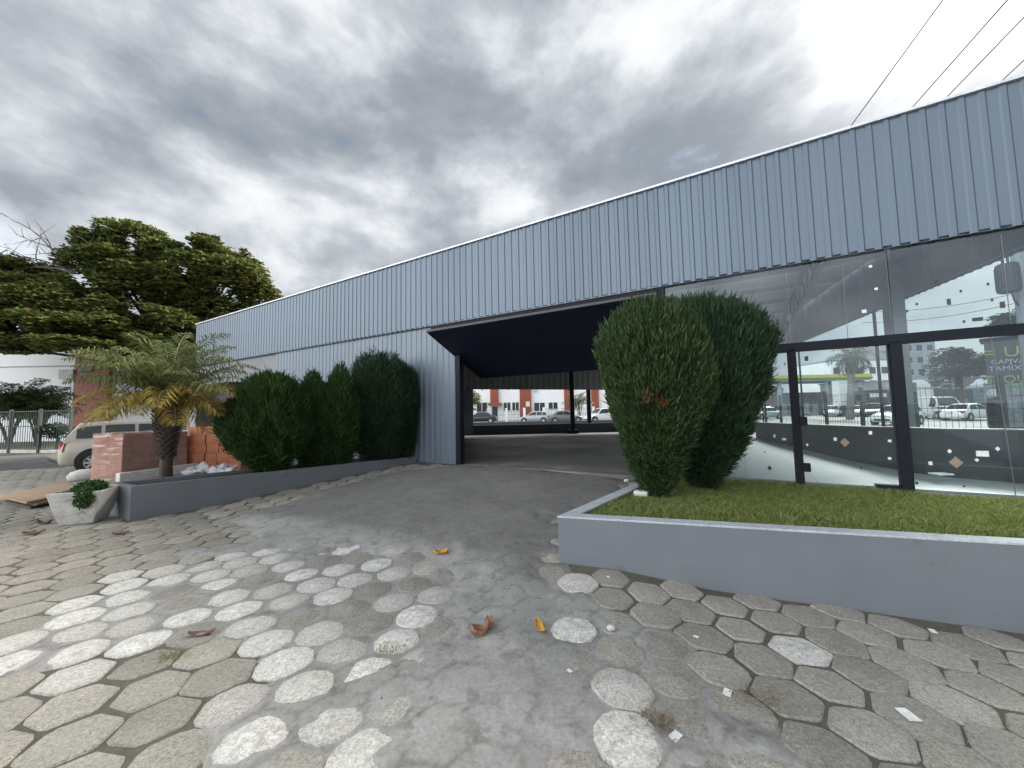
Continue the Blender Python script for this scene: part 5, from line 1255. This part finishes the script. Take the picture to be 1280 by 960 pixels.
a = at_Y(1245, 520, 8.3); mb = MB(); mb.box([a[0], a[1], .85], [.16, .16, 1.5]); g_ = thing('gate_bollard', 'dark bollard with a white knob beside the street fence', 'bollard', (a[0], a[1], 0)); mb.build('shaft', M_dark, g_); mb = MB(); mb.lathe([(.02, 0), (.09, .03), (.10, .1), (.05, .17), (.01, .18)], (a[0], a[1], 1.6), 10); mb.build('knob', M_block, g_)
# petrol station
YG = 60.0; a = at_Y(1020, 470, YG)
t = thing('filling_station', 'filling station with yellow and green canopy across the street', 'building', (a[0], YG, 0))
def xz(px, py, Y): p = at_Y(px, py, Y); return p[0], p[2]
xl, zt = xz(955, 474, YG); xr, zt2 = xz(1090, 467, YG); xr2, zb_ = xz(1090, 476, YG)
zt = max(zt, zt2)
mb = MB(); mb.box([(xl+xr)/2, YG+4, zt-.25], [xr-xl, 8, .48]); mb.build('canopy', M_yellow, t)
mb = MB(); mb.box([(xl+xr)/2, YG+3.95, zt-.62], [xr-xl+.06, 8.1, .26]); mb.build('canopy_stripe', M_green, t)
mb = MB(); mb.box([(xl+xr)/2, YG+4, zt-.86], [xr-xl-.1, 7.8, .2]); mb.build('canopy_soffit', M_greyb, t)
for px in (975, 1034, 1058, 1075):
    x, _ = xz(px, 500, YG+1); mb = MB(); mb.box([x, YG+1, zt/2-.4], [.4, .4, zt-.8]); mb.build('column', M_greyb, t)
mb = MB(); x, _ = xz(1000, 500, YG+7.5); mb.box([x, YG+9, 1.9], [xz(1030, 500, YG+9)[0]-xz(965, 500, YG+9)[0], 2.5, 3.9]); mb.build('shop_wall', mat('shop_brown', (.10, .09, .085), (.16, .14, .12), scale=.8), t)
for px in (980, 990, 1008, 1018):
    x, _ = xz(px, 510, YG+2.2); mb = MB(); mb.box([x, YG+2.2, .9], [.8, .5, 1.8]); mb.build('fuel_pump', M_greyb, t, bevel=.04)
x, z_ = xz(1056, 483, YG-8); x2, z2_ = xz(1046, 506, YG-8); x3, _ = xz(1063, 506, YG-8)
mb = MB(); mb.box([(x2+x3)/2, YG-8, (z_+max(0, z2_))/2+.0], [x3-x2, 1.2, z_]); tag(mb.build('white_cabinet', M_block, loc=((x2+x3)/2, YG-8, 0), bevel=.03), 'tall white cabinet standing on the filling station forecourt', 'cabinet')
# buildings behind
def block(name, label, px0, px1, pytop, Y, depth, m, rows=0, cols=0, wm=None, cat='building'):
    x0, zt = xz(px0, pytop, Y); x1, zt1 = xz(px1, pytop, Y); zt = (zt+zt1)/2
    t = thing(name, label, cat, ((x0+x1)/2, Y, 0)); mb = MB(); mb.box([(x0+x1)/2, Y+depth/2, zt/2-.1], [x1-x0, depth, zt+.2]); mb.build('wall', m, t)
    mb = MB(); mb.box([(x0+x1)/2, Y+depth/2, zt+.12], [x1-x0+.3, depth+.3, .22]); mb.build('roof', M_greyb, t)
    for r_ in range(rows):
        for c_ in range(cols):
            cx_ = x0+(x1-x0)*(c_+.5)/cols; cz_ = 1.6+(zt-2.2)*(r_+.5)/rows; ww, wh = (x1-x0)/cols*.5, (zt-2.2)/rows*.5
            mb = MB(); mb.box([cx_, Y+.02, cz_], [ww, .12, wh]); wn_ = mb.build('window', wm or M_window, t)
            mb = MB(); mb.box([cx_, Y-.06, cz_-wh/2], [ww+.12, .16, .08]); mb.build('sill', M_block, wn_)
    return t
block('commercial_block', 'pale commercial block rising behind the street palm', 1037, 1112, 451, 72, 10, M_white, 3, 5)
block('office_tower', 'grey office tower behind the round street tree', 1128, 1168, 424, 80, 14, M_greyb, 5, 3)
block('pale_shop', 'low pale grey shop between the dark shop and the tower', 1062, 1140, 478, 62, 6, mat('shop_grey', (.36, .38, .39), rough=.8), 1, 4)
block('roofed_house', 'far beige house beside the filling station', 938, 975, 488, 75, 8, mat('beige_wall', (.35, .31, .26), rough=.9), 1, 3)
t = block('dark_shop', 'dark fronted shop with a round white emblem behind the parked cars', 1094, 1242, 486, 52, 6, M_signdark)
x, z_ = xz(1150, 491, 51.9); mb = MB(); Rr = 1.8
mb.lathe([(Rr*.86, 0), (Rr, 0), (Rr, .06), (Rr*.86, .06)], (x, 51.94, z_), 28, axis=(0, -1, 0))
for r_, a0, a1 in ((.68, -1.2, 1.9), (.50, -1.0, 2.0), (.32, -.8, 2.1), (.68, 2.3, 4.4), (.46, 2.4, 4.3)):
    pts = [(x+Rr*r_*math.cos(a), 51.90, z_+Rr*r_*math.sin(a)) for a in np.linspace(a0, a1, 12)]; mb.tube(pts, .075, 5)
mb.build('round_emblem', M_block, t)
x, z_ = xz(1098, 494, 51.9); mb = MB(); mb.box([x, 51.93, z_], [2.2, .06, .5]); mb.build('sign_panel', M_block, t)
# dark sign-fronted kiosk with lettering
kr = ray(1275, 500); kr = kr*[1, 1, 0]; kr = kr/np.linalg.norm(kr); kx = np.array([kr[1], -kr[0], 0]); KP = CAM*[1, 1, 0]+kr*24.0
def kp(px, py, off=0.0):
    d = ray(px, py); return CAM+d*(((KP-kr*off-CAM)@kr)/(d@kr))
kl, krt = kp(1237, 500), kp(1350, 500); zk = kp(1262, 424)[2]; kw = (krt-kl)@kx; kc = (kl+krt)/2*[1, 1, 0]
t = thing('sign_kiosk', 'dark kiosk front with yellow and grey lettering at the edge of the photo', 'kiosk', kc)
mb = MB(); mb.box(kc+kr*.5+Z3*zk/2, [kw, 1.0, zk], (kx, kr, Z3)); mb.build('wall', M_signdark, t)
mb = MB(); mb.box(kc+kr*.5+Z3*(zk+.06), [kw+.2, 1.2, .12], (kx, kr, Z3)); mb.build('roof', M_dark, t)
def word(txt, px, py, hpx, m):
    p = kp(px, py, .03); hh = kp(px, py-hpx, .03)[2]-p[2]; text_mesh(txt, hh*1.42, p, kx, (0, 0, 1), m, 'lettering', t, .02)
word('= UJ', 1256, 446, 13, M_olive); word('CAPJVA', 1260, 454, 5.5, M_grey_txt); word('TAMIXI', 1258, 463, 6, M_grey_txt); word('STOUP', 1264, 478, 9, M_olive)
p_ = kp(1262, 484, .02); mb = MB(); mb.box(p_, [1.1, .04, .07], (kx, kr, Z3)); mb.build('underline', M_green, t)
p_ = kp(1268, 506, .02); mb = MB(); mb.box(p_, [1.4, .04, 1.7], (kx, kr, Z3)); mb.build('shop_window', mat('kiosk_window', (.20, .22, .23), (.12, .13, .14), scale=2, rough=.2), t)
# street trees
RS = np.random.RandomState(55)
def roundtree(name, label, px, pyc, rx, ry, Y, m, n, size, group=None):
    c_ = at_Y(px, pyc, Y); k = Y/480; t = thing(name, label, 'tree', (c_[0], Y, 0), 0, group); V = []; Fc = []; off = 0; cs = []
    for j in range(11):
        d = rnd_dirs(1)[0]*np.array([.62, .5, .55]); q = c_+d*np.array([rx*k, rx*k, ry*k]); r_ = .46*(.7+.6*RS.rand()); v, f = rosettes(q, np.array([rx*k*r_, rx*k*r_, ry*k*r_]), n//11, size, 5, .7); V.append(v); Fc.append(f+off); off += len(v); cs.append(q)
    link_mesh('crown', np.concatenate(V), np.concatenate(Fc), m, t); mb = MB(); f0 = np.array([c_[0], Y, max(.8, c_[2]-ry*k*.9)]); mb.tube([(c_[0], Y, -.1), f0], [.28, .2], 8)
    for q in cs: mb.tube([f0, (f0+q)/2+np.array([0, 0, -.2]), q], [.12, .08, .03], 5)
    mb.build('trunk', M_bark, t)
roundtree('street_tree', 'broad round street tree between the grey tower and the kiosk', 1200, 459, 36, 29, 38, M_tree2, 2600, .30)
roundtree('street_tree', 'leafy tree top rising above the kiosk next to the power pole', 1275, 400, 30, 18, 26, M_tree2, 900, .26)
roundtree('street_tree', 'small distant tree beside the far beige house', 968, 487, 10, 8, 70, M_tree2, 350, .4)
p = at_z(1062, 519, 0); p = at_Y(1062, 515, 40); p[2] = 0
t = thing('street_palm', 'tall palm with drooping fronds on the filling station forecourt', 'palm', p); ct = at_Y(1064, 445, 40)
mb = MB(); mb.tube([p-[0, 0, .1], p*.5+np.array([ct[0], 40, ct[2]])*.5, np.array([ct[0], 40, ct[2]-.3])], [.36, .28, .30], 9); mb.build('trunk', M_deadbark, t)
RS = np.random.RandomState(8); palm_crown(np.array([ct[0], 40, ct[2]]), 22, 3.1, (1.1, -.7), .75, .035, t, M_tree2, droop=.6, nleaf=34, arch=1.7)
# power pole with transformer
pq = at_Y(1281, 400, 10.6); pq[2] = 0
t = thing('power_pole', 'concrete power pole carrying a grey transformer beyond the glass', 'power pole', pq)
mb = MB(); mb.tube([pq-[0, 0, .2], pq+[0, 0, 8.6]], [.17, .11], 10); mb.build('pole', M_greyb, t)
zt_ = at_Y(1262, 330, 10.4)[2]; zb2 = at_Y(1262, 366, 10.4)[2]; xx = at_Y(1260, 350, 10.4)[0]
mb = MB(); mb.lathe([(.16, 0), (.22, .03), (.22, (zt_-zb2)-.05), (.19, zt_-zb2), (.05, zt_-zb2+.04)], (xx, 10.4, zb2), 14); tr = mb.build('transformer', mat('transformer_grey', (.022, .026, .03), rough=.6), t, smooth=False)
mb = MB()
for k in range(10): a = k*PI/5; mb.bar([xx+.22*math.cos(a), 10.4+.22*math.sin(a), zb2+.08], [xx+.22*math.cos(a), 10.4+.22*math.sin(a), zt_-.12], .03)
for dx in (-.1, .05): mb.tube([(xx+dx, 10.4, zt_), (xx+dx, 10.4, zt_+.25)], .03, 6)
mb.bar([xx, 10.4, zb2+.3], [pq[0], pq[1], zb2+.3], .08)
mb.build('cooling_fins', MATS['transformer_grey'], tr)
mb = MB(); mb.tube([(xx, 10.35, zb2), (xx-.02, 10.3, zb2-.25), (xx+.15, 10.35, zb2-.38), (xx+.3, 10.5, zb2-.2)], .02, 6); mb.build('cable_loop', M_cable, t)
mb = MB(); mb.bar([pq[0]-1.0, pq[1], 8.2], [pq[0]+1.0, pq[1], 8.2], .10); mb.build('cross_arm', M_wood, t)
# overhead cables along the street
for (px, py, z, lab) in ((1115, 92, 8.6, 'power cable seen farthest along the roof edge of the four overhead'), (1200, 72, 8.6, 'second overhead power cable from the one farthest along the roof'), (1235, 73, 8.9, 'third overhead power cable from the one farthest along the roof'), (1271, 88, 9.2, 'overhead power cable nearest the photo corner above the roof')):
    q = at_z(px, py, z); pts = [q+U*k+np.array([0, 0, .0004*(k-14)**2]) for k in np.arange(-12, 62, 2.0)]
    mb = MB(); mb.tube(pts, .011, 5); tag(mb.build('power_cable', M_cable, loc=tuple(q)), lab, 'cable', 'overhead cables along the street')
for (pa, pb, z, lab) in (((1125, 391), (1262, 372), 6.5, 'upper thin cable crossing the street seen through the glass'), ((1125, 404), (1262, 384), 6.0, 'lower thin cable crossing the street seen through the glass')):
    a, b_ = at_Y(*pa, 34), at_Y(*pb, 26); pts = [a+(b_-a)*k+np.array([0, 0, -.6*math.sin(PI*max(0, min(1, (k+.5)/2)))+.6]) for k in np.linspace(-.5, 1.5, 16)]
    mb = MB(); mb.tube(pts, .02, 5); tag(mb.build('power_cable', M_cable, loc=tuple(a)), lab, 'cable', 'cables crossing the street')

# ================================================================== LITTER
RS = np.random.RandomState(77)
def leaf(px, py, ln, wd, curl, m, rz, lab, dz=.0):
    p = rp(px, py); p[2] += dz+.004; nu, nv = 9, 5; vs = []
    for i in range(nu):
        u = i/(nu-1)-.5
        for j in range(nv):
            v = (j/(nv-1)-.5); w_ = wd*math.sqrt(max(0.02, 1-(2*u)**2*.95))*(1+.12*math.sin(9*u+3*v))
            z = curl*(2*u)**2*ln*.5+curl*1.4*(2*v)**2*wd*.6+.16*ln*mnoise.noise(Vector((u*3.3+px, v*3+py, px*.01)))*abs(curl)
            vs.append((u*ln, v*w_, z))
    f = [(i*nv+j, (i+1)*nv+j, (i+1)*nv+j+1, i*nv+j+1) for i in range(nu-1) for j in range(nv-1)]
    vs = np.array(vs); c_, s_ = math.cos(rz), math.sin(rz); vs = vs@np.array([[c_, s_, 0], [-s_, c_, 0], [0, 0, 1]]); vs[:, 2] -= vs[:, 2].min()
    o = link_mesh('dry_leaf', vs+p, f, m, loc=tuple(p), smooth=True); sm = o.modifiers.new('t', 'SOLIDIFY'); sm.thickness = .002
    return tag(o, lab, 'leaf')
leaf(600, 797, .12, .09, .7, M_leafb, .3, 'large curled brown leaf on the grey cement, beside the yellow one')
leaf(612, 789, .085, .065, .8, M_leafb, 1.7, 'brown leaf fragment standing up against the large curled leaf', .01)
leaf(676, 789, .14, .055, .5, M_leafy, 1.95, 'bright yellow curled leaf on the grey cement')
leaf(551, 693, .15, .09, .35, M_leafy, .2, 'ochre leaf lying farther up the driveway toward the gate')
leaf(252, 794, .16, .06, .25, M_leafr, .25, 'flat reddish brown leaf on the whitewashed pavers')
leaf(42, 668, .22, .08, .3, M_leafr, .4, 'dark curled leaf on the pavers near the boards')
leaf(85, 640, .2, .07, .3, M_leafr, .9, 'dark curled leaf on the pavers before the boards')
leaf(150, 668, .16, .06, .3, M_leafr, .7, 'brown leaf at the foot of the planter end')
leaf(55, 655, .22, .08, .4, M_leafr, .1, 'long dark leaf on the pavers beside the concrete pot')
leaf(598, 737, .05, .03, .4, M_leafy, .6, 'tiny yellow leaf on the cement above the large curled leaf')
leaf(635, 741, .05, .035, .4, M_leafr, 1.2, 'tiny dark leaf on the cement above the yellow leaf')
scr = [(596, 770, 7, 'white'), (643, 725, 6, 0), (674, 733, 5, 0), (594, 859, 8, 0), (675, 889, 12, 0), (712, 840, 6, 0), (909, 867, 11, 0), (1135, 895, 14, 0), (844, 922, 14, 0), (760, 722, 4, 0), (1166, 790, 6, 0), (612, 685, 4, 0), (870, 797, 5, 0), (758, 669, 4, 0), (663, 700, 4, 0)]
for k, (px, py, w_, _) in enumerate(scr):
    p = rp(px, py); d = math.hypot(*p[:2])*w_/480/2*1.1; a = RS.rand()*3; c_, s_ = math.cos(a), math.sin(a)
    mb = MB(); pts = [(p[0]+x*c_-y*s_, p[1]+x*s_+y*c_) for x, y in ((-d, -d*.6), (d*.9, -d*.7), (d, d*.5), (-d*.8, d*.7))]; mb.prism(pts, p[2]+.006, p[2]+.0085)
    tag(mb.build('paper_scrap', M_scrapw, loc=tuple(p)), 'tiny white scrap of paper lying on the driveway and pavers', 'paper scrap', 'white paper scraps on the ground')
def stone(name, px, py, z, r, m, lab, sq=.6):
    p = at_z(px, py, z); import bmesh
    bm = bmesh.new(); bmesh.ops.create_icosphere(bm, subdivisions=3, radius=r); 
    for v in bm.verts: v.co *= 1+.25*mnoise.noise(v.co*(2/r)); v.co.z *= sq
    me = bpy.data.meshes.new(name); bm.to_mesh(me); bm.free(); me.materials.append(m); o = bpy.data.objects.new(name, me); COL.objects.link(o); o.location = (p[0], p[1], p[2]+r*sq*.7); return tag(o, lab, 'stone')
p = at_z(802, 621, .42); mb = MB(); mb.box([p[0], p[1], .45], [.17, .12, .09], (E, N, Z3)); tag(mb.build('stone_block', M_conc, loc=(p[0], p[1], .41), bevel=.015), 'pale rough stone block at the foot of the browned cypress', 'stone')
stone('pebble', 783, 602, .44, .035, M_block, 'white pebble lying on the planter rim by the driveway')
stone('pebble', 764, 787, .0, .028, M_conc, 'round pale pebble set in the cement near the planter corner')
# tufts of dry weeds in the joints
for (px, py, n_, ln, m_, lab, nm) in ((826, 905, 150, .055, M_straw, 'dry straw coloured weed tuft in the cement beside a white paver', 'dry_weed'), (955, 876, 90, .05, M_straw, 'flattened dry weed tuft between two pavers', 'dry_weed'), (488, 812, 130, .025, M_grass, 'small green weed growing between whitewashed pavers', 'weed'), (213, 822, 120, .03, M_grass, 'tiny moss green weed at a paver joint near the flat leaf', 'weed')):
    p = rp(px, py); P = p+np.stack([.05*RS.normal(size=n_), .04*RS.normal(size=n_), np.zeros(n_)], 1); d = unit(np.stack([RS.normal(size=n_), RS.normal(size=n_), .8*np.ones(n_)], 1)); sd = unit(np.cross(d, RS.normal(size=(n_, 3))))
    v, f = blades(P, d, sd, ln*(.5+RS.rand(n_)), .002); tag(link_mesh(nm, v, f, m_, loc=tuple(p)), lab, 'weed')

# crumbs, grit and leaf bits gathered in the joints and along the walls
RS = np.random.RandomState(91)
nL = 2600; X_ = RS.uniform(-7, 5, nL*4); Y_ = RS.uniform(1.0, 8, nL*4)
dR = -sdist([PR_A, PR_B, PR_C, PR_D], X_, Y_); dLw = -sdist([PL_A, PL_B, PL_C, PL_D], X_, Y_)
pr_ = np.exp(-np.clip(dR, 0, 9)/.10)*.9+np.exp(-np.clip(dLw, 0, 9)/.10)*.9+.16*(fbm(X_*1.5, Y_*1.5, 3) > .56)+.05
ok_ = (RS.rand(nL*4) < pr_) & (dR > .005) & (dLw > .005) & (X_*N[0]+Y_*N[1] < D-.2)
X_, Y_ = X_[ok_][:nL], Y_[ok_][:nL]; n = len(X_)
P = np.stack([X_, Y_, ground(X_, Y_)+.008+.006*RS.rand(n)], 1); d = unit(np.stack([RS.normal(size=n), RS.normal(size=n), .35*RS.normal(size=n)], 1)); sd = unit(np.cross(d, unit(np.stack([.4*RS.normal(size=n), .4*RS.normal(size=n), np.ones(n)], 1))))
v, f = blades(P, d, sd, .006+.022*RS.rand(n)**3, .002+.005*RS.rand(n)**2)
M_crumb = leafmat('litter_crumb', [(0, (.05, .04, .03)), (.35, (.16, .12, .08)), (.6, (.26, .20, .13)), (.85, (.10, .09, .05)), (.97, (.45, .43, .40)), (1, (.6, .6, .58))], rough=.8, transl=.05)
tag(link_mesh('leaf_litter', v, f, M_crumb), kind='stuff')

# ================================================================== CAMERA, RENDER
cd = bpy.data.cameras.new('camera'); cd.sensor_width = 36; cd.lens = 36*F/1280; cd.clip_start = .05; cd.clip_end = 5000
co = bpy.data.objects.new('camera', cd); COL.objects.link(co); co.location = (0, 0, CAMZ)
cR, sR = math.cos(ROLL), math.sin(ROLL)
Xc = cR*RT-sR*UP*1.0; Yc = sR*RT+cR*UP       # image x and y axes in the world
Xc = RT*cR+UP*sR*-1*-1 if False else Xc
co.matrix_world = Matrix(((Xc[0], Yc[0], -FW[0], 0), (Xc[1], Yc[1], -FW[1], 0), (Xc[2], Yc[2], -FW[2], CAMZ), (0, 0, 0, 1)))
sc.camera = co
sc.render.engine = 'CYCLES'
vs_ = sc.view_settings; vs_.view_transform = 'Standard'; vs_.look = 'None'; vs_.exposure = EXPO; vs_.gamma = 1; vs_.use_curve_mapping = False
cy = sc.cycles; cy.max_bounces = 10; cy.diffuse_bounces = 4; cy.transparent_max_bounces = 24; cy.use_denoising = True
